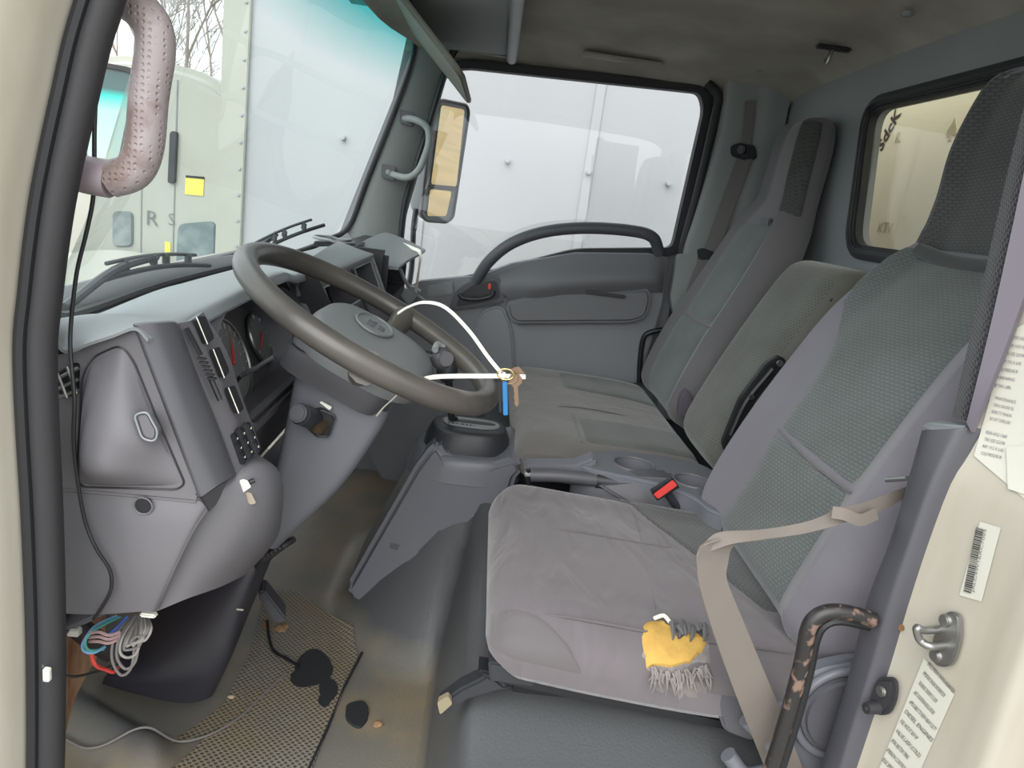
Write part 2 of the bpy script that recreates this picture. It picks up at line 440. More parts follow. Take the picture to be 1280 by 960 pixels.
def glass(name, tint, ior=1.45, band=None):
    m = bpy.data.materials.new(name); m.use_nodes = True; nt = m.node_tree; nt.nodes.clear(); L = nt.links.new
    o = nt.nodes.new('ShaderNodeOutputMaterial'); t = nt.nodes.new('ShaderNodeBsdfTransparent'); g = nt.nodes.new('ShaderNodeBsdfGlossy')
    g.inputs['Roughness'].default_value = 0.01; mx = nt.nodes.new('ShaderNodeMixShader'); lw = nt.nodes.new('ShaderNodeLayerWeight'); pw = nt.nodes.new('ShaderNodeMath'); pw.operation = 'POWER'; pw.inputs[1].default_value = 5.0
    fr = nt.nodes.new('ShaderNodeMapRange'); fr.inputs[3].default_value = 0.04; fr.inputs[4].default_value = 0.6; L(lw.outputs['Facing'], pw.inputs[0]); L(pw.outputs[0], fr.inputs[0])
    t.inputs[0].default_value = (*tint, 1)
    if band:
        tcn = nt.nodes.new('ShaderNodeTexCoord'); sp = nt.nodes.new('ShaderNodeSeparateXYZ'); r = nt.nodes.new('ShaderNodeValToRGB')
        gm = nt.nodes.new('ShaderNodeNewGeometry'); L(gm.outputs['Position'], sp.inputs[0])
        mr = nt.nodes.new('ShaderNodeMapRange'); mr.inputs[1].default_value = band[0]; mr.inputs[2].default_value = band[1]
        L(sp.outputs['Z'], mr.inputs[0]); L(mr.outputs[0], r.inputs[0])
        r.color_ramp.elements[0].color = (*tint, 1); r.color_ramp.elements[1].color = (0.0, 0.50, 0.50, 1)
        L(r.outputs[0], t.inputs[0])
    L(fr.outputs[0], mx.inputs[0]); L(t.outputs[0], mx.inputs[1]); L(g.outputs[0], mx.inputs[2]); L(mx.outputs[0], o.inputs[0])
    return m
M['ws_glass'] = glass('windshield_glass', (0.84, 0.91, 0.90), band=(1.27, 1.44))
M['side_glass'] = glass('side_glass', (0.96, 0.97, 0.97))
M['mirror'] = mat('mirror_glass', (225, 228, 228), 0.02, metal=1.0)

# dirt lies on the low flat floor; the raised engine cover stays cleaner blue grey
_n = M['vinyl'].node_tree; _b = _n.nodes['Principled BSDF']; _src = _b.inputs['Base Color'].links[0].from_socket
_g = _n.nodes.new('ShaderNodeNewGeometry'); _s = _n.nodes.new('ShaderNodeSeparateXYZ'); _m = _n.nodes.new('ShaderNodeMapRange'); _x = _n.nodes.new('ShaderNodeMix'); _x.data_type = 'RGBA'
_z = _n.nodes.new('ShaderNodeTexNoise'); _z.inputs['Scale'].default_value = 9; _z.inputs['Detail'].default_value = 5; _a = _n.nodes.new('ShaderNodeMath'); _a.operation = 'MULTIPLY_ADD'; _a.inputs[1].default_value = 0.05; _a.inputs[2].default_value = -0.025
_n.links.new(_g.outputs['Position'], _s.inputs[0]); _n.links.new(_g.outputs['Position'], _z.inputs['Vector']); _n.links.new(_z.outputs['Fac'], _a.inputs[0])
_q = _n.nodes.new('ShaderNodeMath'); _q.operation = 'ADD'; _n.links.new(_s.outputs['Z'], _q.inputs[0]); _n.links.new(_a.outputs[0], _q.inputs[1])
_n.links.new(_q.outputs[0], _m.inputs[0]); _m.inputs[1].default_value = 0.005; _m.inputs[2].default_value = 0.05
_n.links.new(_m.outputs[0], _x.inputs[0]); _n.links.new(_src, _x.inputs[6]); _x.inputs[7].default_value = (*srgb((82, 84, 86)), 1); _n.links.new(_x.outputs[2], _b.inputs['Base Color'])

# dotted heel mat: round holes on a regular grid
def dots_mat():
    m = mat('perforated_rubber', (134, 130, 120), 0.5, col2=(146, 130, 100), cscale=6, camt=0.8, detail=6)
    nt = m.node_tree; b = nt.nodes['Principled BSDF']; L = nt.links.new
    tcn = nt.nodes.new('ShaderNodeTexCoord'); mp = nt.nodes.new('ShaderNodeMapping'); mp.inputs['Rotation'].default_value = (0, 0, 0.78); mp.inputs['Scale'].default_value = (118, 118, 0)
    vo = nt.nodes.new('ShaderNodeTexVoronoi'); vo.inputs['Randomness'].default_value = 0.0; vo.inputs['Scale'].default_value = 1
    L(tcn.outputs['Object'], mp.inputs[0]); L(mp.outputs[0], vo.inputs['Vector'])
    mr = nt.nodes.new('ShaderNodeMapRange'); mr.inputs[1].default_value = 0.24; mr.inputs[2].default_value = 0.38
    L(vo.outputs['Distance'], mr.inputs[0])
    src = b.inputs['Base Color'].links[0].from_socket
    mx = nt.nodes.new('ShaderNodeMix'); mx.data_type = 'RGBA'; mx.inputs[6].default_value = (*srgb((86, 82, 74)), 1)
    L(mr.outputs[0], mx.inputs[0]); L(src, mx.inputs[7]); L(mx.outputs[2], b.inputs['Base Color'])
    bp = nt.nodes.new('ShaderNodeBump'); bp.inputs['Distance'].default_value = 0.003; L(mr.outputs[0], bp.inputs['Height']); L(bp.outputs[0], b.inputs['Normal'])
    return m
M['dots'] = dots_mat()

XW = 1.70          # inner face of the far door
YB = -0.87         # back wall
ZC = 1.455         # roof lining

# ================================================================ OUTSIDE
M['asphalt'] = mat('gravel_ground', (140, 138, 132), 0.95, bump=0.6, bscale=20, dist=0.02, col2=(156, 152, 142), cscale=1.5)
M['field'] = mat('dry_grass', (150, 126, 78), 0.95, bump=0.6, bscale=20, dist=0.02, col2=(112, 98, 64), cscale=1.2, detail=8)
M['trailer'] = mat('trailer_white', (163, 165, 168), 0.45, col2=(156, 158, 162), cscale=1.2, camt=0.7)
M['cream_box'] = mat('cream_bulkhead', (226, 218, 186), 0.5, col2=(214, 206, 176), cscale=2, camt=0.7)
M['tractor'] = mat('tractor_white', (166, 168, 158), 0.4, col2=(156, 157, 147), cscale=2, camt=0.6)
GZ = -0.95
b = bmesh.new(); bmesh.ops.create_grid(b, x_segments=4, y_segments=4, size=45); b.transform(Matrix.Translation((5, 0, GZ)))
struct('ground', b, M['asphalt'])
struct('field', box((5, -27, GZ + 0.005), (60, 40, 0.03), 0.0), M['field'], 'dry tan field behind the trucks')

# trailer alongside: front corner seen through the windshield
TX, TF = 3.2, W(275, 160, x=3.2).y
t = thing('cargo_trailer', (TX + 1.3, TF - 4, GZ), 'long white riveted box trailer filling the far side window', 'trailer')
obj('box_wall', box((TX + 1.3, TF - 4.5, 1.45), (2.6, 9.0, 3.1), 0.03), M['trailer'], t)
obj('corner_post', box((TX - 0.012, TF - 0.07, 1.45), (0.03, 0.13, 3.1), 0.004), M['tractor'], t, label='greyish corner post of the trailer')
obj('bottom_rail', box((TX - 0.02, TF - 4.5, -0.06), (0.06, 9.0, 0.12), 0.005), M['metal'], t)
b = bmesh.new()
def rivet(y, z, r=0.011): join(b, cyl((TX - 0.035, y, z), (TX + 0.0, y, z), r, r * 1.1, 10, 0.003))
for k in range(22): rivet(TF - 0.115, 0.05 + k * 0.13, 0.009)
for k in range(14): rivet(TF - 0.62 - k * 0.42, 1.18, 0.012)
for k in range(14): rivet(TF - 0.62 - k * 0.42, 0.10, 0.012)
obj('rivets', b, M['trailer'], t, kind='stuff')
b = bmesh.new()
for k in range(9): join(b, box((TX - 0.004, TF - 1.04 - k * 0.84, 1.45), (0.012, 0.05, 3.08), 0.003))
obj('sheet_joints', b, M['trailer'], t, kind='stuff')
for s_ in (0.6, 2.0):
    q = cyl((TX + s_ - 0.12, TF - 7.5, GZ + 0.5), (TX + s_ + 0.12, TF - 7.5, GZ + 0.5), 0.5, seg=32, rb=0.04); obj('tyre', q, M['rubber'], t)

# tractor unit standing beyond, side on, nose to the left
t = thing('tractor_truck', (5.5, 3.4, GZ), 'white tractor truck parked beyond the windshield with tinted cab window', 'truck')
TXX = 4.5
def Q(px, py, dx=0.0): return W(px, py, x=TXX + dx)
out = [Q(40, 360), Q(60, 120), Q(110, 72), Q(150, 66), Q(200, 74), Q(262, 92), Q(300, 130), Q(300, 360)]
out2 = rounded(out, 0.25, 5)
obj('cab_body', prism(out2, (2.2, 0, 0), 0.06, 3), M['tractor'], t)
wp = rounded([Q(112, 205), Q(96, 100), Q(125, 84), Q(166, 92), Q(168, 110), Q(150, 200)], 0.06)
wq = rounded([Q(106, 211), Q(88, 98), Q(122, 77), Q(171, 86), Q(174, 110), Q(155, 206)], 0.06)
obj('window_frame', ring_prism([p + Vector((-0.03, 0, 0)) for p in wq], [p + Vector((-0.03, 0, 0)) for p in wp], (0.05, 0, 0), 0.004), M['rubber'], t)
M['teal_glass'] = mat('teal_glass', (140, 176, 170), 0.08)
_nt = M['teal_glass'].node_tree; _g = _nt.nodes.new('ShaderNodeNewGeometry'); _s = _nt.nodes.new('ShaderNodeSeparateXYZ'); _r = _nt.nodes.new('ShaderNodeValToRGB'); _m = _nt.nodes.new('ShaderNodeMapRange')
_nt.links.new(_g.outputs['Position'], _s.inputs[0]); _nt.links.new(_s.outputs['Z'], _m.inputs[0]); _m.inputs[1].default_value = 0.9; _m.inputs[2].default_value = 1.45
_nt.links.new(_m.outputs[0], _r.inputs[0]); _nt.links.new(_r.outputs[0], _nt.nodes['Principled BSDF'].inputs['Base Color'])
e = _r.color_ramp.elements; e[0].color = (*srgb((170, 190, 180)), 1); e[1].color = (*srgb((70, 90, 90)), 1); e[1].position = 0.95
for p_, c_ in ((0.55, (150, 186, 178)), (0.72, (50, 180, 170)), (0.8, (70, 96, 96))):
    q = e.new(p_); q.color = (*srgb(c_), 1)
obj('window_pane', prism([p + Vector((-0.015, 0, 0)) for p in wp], (0.012, 0, 0)), M['teal_glass'], t)
for a_, c_ in (((178, 150), (176, 316)), ((222, 100), (216, 320))):
    obj('door_seam', tube([Q(*a_, -0.001), Q(*c_, -0.001)], 0.006, 2, 6), M['trim'], t)
obj('door_handle', prism(rounded([Q(140, 264, -0.02), Q(165, 264, -0.02), Q(165, 308, -0.02), Q(140, 308, -0.02)], 0.04), (0.03, 0, 0), 0.006), mat('grimy_handle', (108, 118, 118), 0.5, col2=(160, 168, 168), cscale=14, detail=6), t)
obj('air_vent', prism(rounded([Q(212, 164, -0.03), Q(221, 164, -0.03), Q(218, 229, -0.03), Q(209, 229, -0.03)], 0.02), (0.05, 0, 0), 0.004), M['satin'], t)
M['yellow'] = mat('yellow_label', (222, 208, 90), 0.5)
obj('yellow_label', prism([Q(232, 220, -0.006), Q(255, 222, -0.006), Q(254, 245, -0.006), Q(231, 243, -0.006)], (0.008, 0, 0)), M['yellow'], t)
obj('label_heading', prism([Q(232, 219, -0.008), Q(255, 221, -0.008), Q(255, 224, -0.008), Q(232, 222, -0.008)], (0.008, 0, 0)), M['black'], t)
obj('yellow_label', prism([Q(206, 302, -0.006), Q(213, 303, -0.006), Q(213, 320, -0.006), Q(206, 318, -0.006)], (0.008, 0, 0)), M['yellow'], t)
obj('side_fairing', prism(rounded([Q(222, 280, -0.03), Q(268, 276, -0.03), Q(268, 345, -0.03), Q(219, 345, -0.03)], 0.05), (0.05, 0, 0), 0.006), mat('grimy_panel', (92, 108, 110), 0.6, col2=(150, 160, 160), cscale=9, detail=7), t)
obj('front_fender', grid([[Q(60, 330, -0.05), Q(90, 318, -0.10), Q(150, 314, -0.12), Q(205, 322, -0.05)], [Q(60, 370, -0.12), Q(90, 365, -0.2), Q(150, 362, -0.2), Q(205, 366, -0.1)]], thick=0.03), M['tractor'], t)
mdark = mat('marker_pen', (104, 108, 104), 0.6)
text('R', 0.15, Q(181, 281, -0.012), (0, -1, 0), (0, 0.0, 1), mdark, t, 'marker_letter', bold=-0.002)
text('S', 0.12, Q(209, 281, -0.012), (0, -1, 0), (0, 0, 1), mdark, t, 'marker_letter', bold=-0.002)
for y_ in (3.6, 1.9):
    obj('tyre', cyl((TXX + 0.05, y_, GZ + 0.5), (TXX + 0.4, y_, GZ + 0.5), 0.5, seg=32, rb=0.04), M['rubber'], t)

# bare trees behind
M['bark'] = mat('bark', (150, 140, 132), 0.9, col2=(120, 112, 104), cscale=8)
def branchy(base, h, seed, spread=0.55):
    rnd = random.Random(seed); bm = bmesh.new()
    def grow(p, d, L_, r, k):
        n = 4; pts = [p]; q = p.copy(); dd = d.copy()
        for i in range(n):
            dd = (dd + Vector((rnd.uniform(-1, 1), rnd.uniform(-1, 1), rnd.uniform(-0.4, 0.8))) * 0.16).normalized()
            q = q + dd * L_ / n; pts.append(q.copy())
            if k < 5 and i >= 1:
                for _ in range(2 if k > 0 else 1):
                    a = (dd + Vector((rnd.uniform(-1, 1), rnd.uniform(-1, 1), rnd.uniform(-0.3, 0.7))) * spread * 1.4).normalized()
                    grow(q.copy(), a, L_ * rnd.uniform(0.42, 0.66), r * 0.5, k + 1 + (1 if k > 2 else 0))
        tube(pts, lambda t_: max(0.006, r * (1 - 0.55 * t_)), 1, 4 if k else 7, bm=bm, smooth=False, cap=False)
    grow(Vector(base), Vector((0, 0, 1)), h * 0.62, h * 0.0075, 0)
    return bm
for i, (px, dep, h, lab) in enumerate([(250, 16, 8.4, 'bare grey tree against the sky just left of the trailer corner'), (205, 17, 8.6, 'slender leafless tree behind the tractor cab roof'), (160, 19, 8.5, 'bare tree seen inside the grab handle loop above the tractor'), (225, 24, 7.6, 'small distant leafless tree low behind the cab roof'), (182, 22, 7.6, 'small bare tree left of the other distant trees')]):
    p = W(px, 160, x=dep)
    o = obj('bare_tree', branchy((dep, p.y, GZ), h, 30 + i), M['bark'], None, smooth=0)
    tag(o, lab, 'tree', 'bare trees beyond the tractor')

# cream bulkhead of the truck's own cargo box behind the rear window
t = thing('cargo_box', (0.85, -1.9, 0.0), 'cream painted cargo box front behind the rear window', 'cargo box')
bw = obj('front_wall', box((0.85, -1.26, 0.9), (2.35, 0.12, 2.6), 0.02), M['cream_box'], t)
BY = -1.198
def G(px, py): return W(px, py, y=BY)
gp = mat('graffiti_paint', (58, 48, 34), 0.7)
text('SdcK', 0.062, G(1101, 190), G(1114, 158) - G(1099, 187), (0, 0, 1), gp, bw, 'scrawled_graffiti', bold=0.0015)
fd = mat('faded_paint', (176, 166, 132), 0.7)
def spade(px, py, s_):
    c = G(px, py); P_ = [(0, 1.0), (0.25, 0.5), (0.62, 0.0), (0.66, -0.35), (0.4, -0.55), (0.15, -0.4), (0.25, -0.85), (-0.25, -0.85), (-0.15, -0.4), (-0.4, -0.55), (-0.66, -0.35), (-0.62, 0.0), (-0.25, 0.5)]
    return prism([c + Vector((-a * s_, 0, q * s_)) for a, q in P_], (0, -0.003, 0))
obj('spade_mark', spade(1190, 162, 0.034), fd, bw, smooth=0)
text('IL', 0.045, G(1118, 178), (-1, 0, 0.0), (0, 0, 1), fd, bw, 'faded_mark')
text('KTV', 0.045, G(1096, 290), (-1, 0, 0.0), (0, 0, 1), fd, bw, 'faded_mark')

# ================================================================ CAB SHELL
# --- floor: one moulded vinyl sheet, seat riser, engine tunnel, toe ledge
def H(x, y):
    z = 0.0
    rz = 0.335 * sm(0.015, -0.055, y) * (0.9 + 0.1 * sm(0.0, 0.2, x))
    tz = 0.30 * sm(0.58, 0.82, x) * (1 - sm(1.12, 1.34, x)) * sm(0.30, 0.02, y + 0.10 * sm(0.9, 0.6, x))
    z = max(rz, tz) + 0.25 * min(rz, tz) * (1 - min(1, max(rz, tz) / 0.33))
    led = 0.045 * math.exp(-((x - (0.28 + 0.50 * (y - 0.39))) / 0.04) ** 2) * sm(0.40, 0.47, y)
    z = max(z, led)
    z += 0.35 * max(0, y - 0.64) ** 1.0 * 1.2
    z += 0.006 * noise.noise(Vector((x * 5, y * 5, 0)))
    return z
bm = bmesh.new(); NX, NY = 130, 150
vv = [[bm.verts.new((0.02 + 1.74 * i / NX, -0.86 + 1.62 * j / NY, H(0.02 + 1.74 * i / NX, -0.86 + 1.62 * j / NY))) for i in range(NX + 1)] for j in range(NY + 1)]
for j in range(NY):
    for i in range(NX): bm.faces.new((vv[j][i], vv[j][i + 1], vv[j + 1][i + 1], vv[j + 1][i]))
low = [bm.verts.new((v.co.x, v.co.y, -0.16)) for v in [r[0] for r in vv]]
for j in range(NY): bm.faces.new((vv[j][0], vv[j + 1][0], low[j + 1], low[j]))
FL = struct('floor', bm, M['vinyl'], smooth=60)
def drape(poly, off, m, name, parent=None, step=0.012, thick=True, **k):
    """sheet of a given plan outline lying on the floor"""
    xs = [p[0] for p in poly]; ys = [p[1] for p in poly]
    def inside(x, y):
        c = False
        for i in range(len(poly)):
            (x1, y1), (x2, y2) = poly[i - 1], poly[i]
            if (y1 > y) != (y2 > y) and x < (x2 - x1) * (y - y1) / (y2 - y1) + x1: c = not c
        return c
    b = bmesh.new(); fl = bmesh.ops.contextual_create(b, geom=[b.verts.new((p[0], p[1], 0)) for p in poly])['faces']
    x = min(xs) + step
    while x < max(xs):
        bmesh.ops.bisect_plane(b, geom=b.verts[:] + b.edges[:] + b.faces[:], plane_co=(x, 0, 0), plane_no=(1, 0, 0)); x += step
    y = min(ys) + step
    while y < max(ys):
        bmesh.ops.bisect_plane(b, geom=b.verts[:] + b.edges[:] + b.faces[:], plane_co=(0, y, 0), plane_no=(0, 1, 0)); y += step
    for v in b.verts: v.co.z = H(v.co.x, v.co.y) + off
    bound = [e for e in b.edges if len(e.link_faces) == 1]
    r = bmesh.ops.extrude_edge_only(b, edges=bound)
    for v in [g for g in r['geom'] if isinstance(g, bmesh.types.BMVert)]: v.co.z -= off + 0.002
    return obj(name, b, m, parent, smooth=50, **k)
def FP(px, py, z=0.0):
    p = W(px, py, z=z); return (p.x, p.y)

# outer body skin so that the cab is closed all round
b = box((0.85, YB - 0.06, 0.70), (2.0, 0.06, 1.75), 0.01)
hole = prism(rounded([(0.22, -1.2, 0.94), (1.44, -1.2, 0.92), (1.48, -1.2, 1.40), (0.22, -1.2, 1.40)], 0.05), (0, 0.6, 0))
b = cut(b, [hole]); 
struct('wall_back_outer', b, M['white_paint'])
wl = [(0.30, 1.0), (1.03, 1.0), (1.11, 1.32), (0.30, 1.32)]
b = prism([(-0.02, YB, -0.05), (1.76, YB, -0.05), (1.76, YB, 1.47), (-0.02, YB, 1.47)], (0, -0.03, 0))
hole = prism(rounded([(x, YB + 0.1, z) for x, z in wl], 0.055, 6), (0, -0.3, 0))
b = cut(b, [hole])
WB = struct('wall_back', b, M['back_wall'])
# recessed lower panel and a vertical crease of the back wall
obj('lower_panel', box((0.85, YB + 0.006, 0.78), (1.55, 0.014, 0.34), 0.006), M['back_wall'], WB)
0 and obj('corner_return', tube([(1.60, YB + 0.012, 0.5), (1.60, YB + 0.012, 1.0), (1.59, YB + 0.012, 1.40)], 0.012, 4, 8), M['back_wall'], WB)
t = struct('window_3', ring_prism(rounded([(x + dx * 0.03, YB + 0.012, z + dz * 0.03) for (x, z), (dx, dz) in zip(wl, ((-1, -1), (1, -1), (1, 1), (-1, 1)))], 0.075, 6), rounded([(x - dx * 0.004, YB + 0.012, z - dz * 0.004) for (x, z), (dx, dz) in zip(wl, ((-1, -1), (1, -1), (1, 1), (-1, 1)))], 0.05, 6), (0, -0.03, 0), 0.006), M['rubber'], 'rear window in a black rubber seal behind the seats')
obj('seal_lip', ring_prism(rounded([(x + dx * 0.016, YB + 0.02, z + dz * 0.016) for (x, z), (dx, dz) in zip(wl, ((-1, -1), (1, -1), (1, 1), (-1, 1)))], 0.065, 6), rounded([(x + dx * 0.006, YB + 0.02, z + dz * 0.006) for (x, z), (dx, dz) in zip(wl, ((-1, -1), (1, -1), (1, 1), (-1, 1)))], 0.06, 6), (0, -0.02, 0), 0.003), M['satin'], t)
obj('pane', prism(rounded([(x, YB - 0.014, z) for x, z in wl], 0.05, 6), (0, -0.004, 0)), M['side_glass'], t)

# --- ceiling
rows = []
for y, dz in ((-0.88, -0.045), (-0.80, -0.012), (-0.6, 0), (-0.2, 0.005), (0.15, 0.0), (0.33, -0.02), (0.40, -0.05)):
    wy = lambda x, y: min(y, 0.440 - 0.145 * min(1.0, abs((x - 0.85) / 0.77)) ** 2.6 - (0.012 if y > 0.35 else 0.05))
    rows.append([Vector((x, wy(x, y), ZC + dz + e_)) for x, e_ in ((-0.06, -0.04), (0.03, -0.005), (0.3, 0.01), (0.85, 0.02), (1.4, 0.008), (1.62, -0.01), (1.70, -0.045))])
CL = struct('ceiling', grid(rows, 4, 4, 0.02, (0, 0, 1)), M['headliner'])
b = box((0.85, -0.2, ZC + 0.10), (1.98, 1.5, 0.06), 0.02); struct('roof_skin', b, M['white_paint'])
# pull recess and small screw caps in the lining
hp = W(790, 62, z=ZC - 0.02)
obj('grip_recess', box((1.60, -0.32, ZC - 0.016), (0.04, 0.24, 0.012), 0.005), M['headliner'], CL)
for p_ in ((1135, 15), (950, 85)):
    c = W(*p_, z=ZC + 0.004); obj('screw_cap', cyl(c, c + Vector((0, 0, -0.008)), 0.014, 0.012, 16, 0.003), M['trim'], CL)
c = W(1042, 58, z=ZC + 0.002)
t = thing('coat_hook', c, 'small chrome and grey coat hook on the roof lining', 'hook')
obj('base_plate', box(c + Vector((0, 0.0, -0.004)), (0.022, 0.085, 0.010), 0.004), M['satin'], t)
obj('hook', tube([c + Vector((0, 0, -0.006)), c + Vector((0.0, 0.004, -0.022)), c + Vector((0.004, 0.006, -0.038)), c + Vector((0.012, 0.006, -0.03))], 0.0055, 4, 8), M['metal'], t)

# --- far wall with the window opening (door and pillar sit against it)
WINP = [(552, 84), (580, 76), (880, 108), (888, 135), (846, 318), (720, 319), (600, 350), (492, 372), (482, 340), (500, 262), (530, 160)]
WIN = [W(px, py, x=XW + 0.01) for px, py in WINP]
b = prism([(XW + 0.03, 0.60, -0.3), (XW + 0.03, 0.50, 0.8), (XW + 0.03, 0.36, 1.25), (XW + 0.03, 0.33, 1.47), (XW + 0.03, -0.92, 1.47), (XW + 0.03, -0.92, -0.3)], (0.05, 0, 0))
b = cut(b, [prism([p + Vector((-0.3, 0, 0)) for p in rounded(WIN, 0.03, 4)], (0.8, 0, 0))])
struct('wall_right', b, M['door_grey'])
# roof rail above the far door
rows = []
for x, z in ((1.62, 1.452), (1.675, 1.437), (1.705, 1.412), (1.72, 1.395)):
    rows.append([Vector((x, 0.33, z)), Vector((x, 0.0, z + 0.003)), Vector((x, -0.4, z + 0.006)), Vector((x, -0.66, z + 0.006)), Vector((x, -0.86, z))])
struct('trim_5', grid(rows, 4, 4, 0.01, (0, 0, 1)), M['headliner'], 'roof rail above the far door')
# seal around the far window
def inset(P_, k):
    c = sum(P_, Vector()) / len(P_); out = []
    for i, p in enumerate(P_):
        a, q = P_[i - 1], P_[(i + 1) % len(P_)]; tg = (q - a).normalized(); n = Vector((1, 0, 0)).cross(tg)
        if n.dot(c - p) < 0: n = -n
        out.append(p + n * k)
    return out
WR = rounded(WIN, 0.045, 5)
D1 = struct('door_1', ring_prism([p + Vector((-0.02, 0, 0)) for p in inset(WR, -0.006)], [p + Vector((-0.02, 0, 0)) for p in inset(WR, 0.022)], (0.05, 0, 0), 0.006), M['rubber'], 'far passenger door with black window surround and grey panel')
struct('window_2', prism([p + Vector((0.012, 0, 0)) for p in inset(WR, 0.008)], (0.004, 0, 0)), M['side_glass'], 'passenger door window')

# door inner panel
def D(px, py, x=1.66): return W(px, py, x=x)
panel = [D(486, 372), D(525, 352), D(600, 345), D(640, 330), D(720, 316), D(812, 317), D(836, 322), D(828, 380), D(800, 478), D(700, 500), D(640, 600), D(500, 640), D(455, 560), D(470, 430)]
obj('panel', prism(panel, (0.06, 0, 0), 0.006), M['door_grey'], D1)
# rolled top of the panel, built as a bulging surface
rows = [[D(606, 350, 1.655), D(650, 331, 1.65), D(720, 318, 1.65), D(812, 319, 1.655), D(834, 324, 1.66)],
        [D(620, 362, 1.635), D(660, 345, 1.615), D(720, 335, 1.612), D(812, 335, 1.62), D(832, 338, 1.64)],
        [D(634, 372, 1.64), D(670, 360, 1.60), D(725, 353, 1.595), D(812, 350, 1.605), D(830, 352, 1.635)],
        [D(636, 382, 1.655), D(670, 375, 1.625), D(725, 369, 1.62), D(812, 364, 1.63), D(828, 366, 1.65)]]
obj('rolled_top', grid(rows, 4, 4, 0.012, (1, 0, 0)), M['door_dark'], D1)
obj('armrest_pocket', prism(rounded([D(632, 378, 1.61), D(700, 364, 1.61), D(812, 361, 1.61), D(815, 375, 1.61), D(808, 398, 1.61), D(790, 404, 1.61), D(645, 405, 1.61), D(636, 398, 1.61)], 0.02), (0.05, 0, 0), 0.012, 3), M['door_dark'], D1)
0 and obj('pocket_lip', box(sum([D(700, 366, 1.605), D(760, 362, 1.605)], Vector()) / 2 + Vector((0, -0.03, 0.004)), (0.02, 0.28, 0.006), 0.002), M['door_grey'], D1)
obj('switch_plate', box(D(757, 368, 1.606), (0.010, 0.13, 0.012), 0.003), M['satin'], D1)
# lower speaker / step relief
obj('lower_relief', prism(rounded([D(600, 388, 1.64), D(628, 380, 1.64), D(640, 410, 1.64), D(644, 470, 1.64), D(606, 480, 1.64), D(590, 420, 1.64)], 0.03), (0.03, 0, 0), 0.008), M['door_grey'], D1)
arch = [D(594, 352, 1.64), D(612, 326, 1.615), D(640, 304, 1.60), D(680, 290, 1.595), D(730, 285, 1.595), D(785, 288, 1.60), D(815, 296, 1.61), D(824, 316, 1.64)]
b = tube(arch, lambda q: 0.0185, 6, 14)
obj('pull_handle', b, M['plastic_d'], D1)
ih = obj('inner_handle', prism(rounded([D(560, 389, 1.630), D(568, 366, 1.630), D(588, 352, 1.630), D(625, 346, 1.630), D(631, 378, 1.630), D(600, 384, 1.630)], 0.02), (0.03, 0, 0), 0.006), M['plastic_d'], D1)
obj('recess', prism(rounded([D(569, 384, 1.628), D(576, 367, 1.628), D(593, 355, 1.628), D(621, 350, 1.628), D(626, 373, 1.628), D(600, 379, 1.628)], 0.015), (0.006, 0, 0), 0.002), M['black'], ih)
obj('lever', tube([D(574, 368, 1.622), D(580, 373, 1.615), D(598, 374, 1.612), D(614, 370, 1.615), D(617, 364, 1.625)], 0.007, 4, 10), M['satin'], ih)
obj('lock_button', box(D(612, 358, 1.625), (0.012, 0.010, 0.02), 0.003), M['red'], ih, label='small red lock indicator')
obj('cover_plate', prism(rounded([D(534, 358, 1.65), D(566, 351, 1.65), D(566, 368, 1.65), D(534, 372, 1.65)], 0.01), (0.02, 0, 0), 0.003), M['plastic_l'], D1)

# --- windshield: curved glass with black frit / seal
def WS(x, z):
    u = (x - 0.85) / 0.77
    yc = 0.632 - 0.29 * (z - 0.74)
    zz = z + (0.07 * abs(u) ** 5 if z < 0.8 else 0.03 * abs(u) ** 5 * (1.3 - z))
    return Vector((x, yc - 0.145 * abs(u) ** 2.6, zz))
rows = [[WS(x, z) for x in (0.08, 0.2, 0.4, 0.65, 0.85, 1.1, 1.3, 1.48, 1.58, 1.62)] for z in (0.745, 0.9, 1.05, 1.2, 1.35, 1.46)]
b = grid(rows, 3, 3)
WSO = struct('window_1', b, M['ws_glass'], 'curved windshield with green shade band')
seal = [WS(x, 0.745) for x in (0.06, 0.2, 0.4, 0.65, 0.85, 1.1, 1.3, 1.48, 1.58)] + [W(436, 283, x=1.62), W(460, 222, x=1.62), W(500, 120, x=1.62), W(517, 66, x=1.62), W(513, 35, x=1.61), W(490, 8, x=1.57), W(470, -20, x=1.5)]
obj('rubber_seal', tube(seal, 0.0085, 5, 8), M['black'], WSO)

# --- far A pillar trim
we = [(432, 288), (462, 222), (480, 172), (500, 120), (518, 66), (512, 30), (500, -20)]
de = [(494, 345), (502, 262), (516, 212), (532, 160), (554, 88), (566, 60), (590, 20)]
rows = []
for (a, c) in zip(we, de):
    A, B = W(*a, x=1.625), W(*c, x=1.69)
    rows.append([A, A.lerp(B, 0.25) + Vector((-0.012, 0, 0)), A.lerp(B, 0.6) + Vector((-0.014, 0, 0)), B])
struct('trim_2', grid(rows, 5, 5, 0.012, (0.7, 0.5, 0)), M['trim'], 'far windshield pillar trim')
rows = [[W(c[0] - 1, c[1], x=1.672), W(c[0] + 7, c[1], x=1.672)] for c in de[:5]]
b = tube([W(c[0] + 3, c[1], x=1.69) for c in de[:6]], 0.011, 5, 8)
struct('trim_8', b, M['black'], 'black seal between far pillar trim and door')

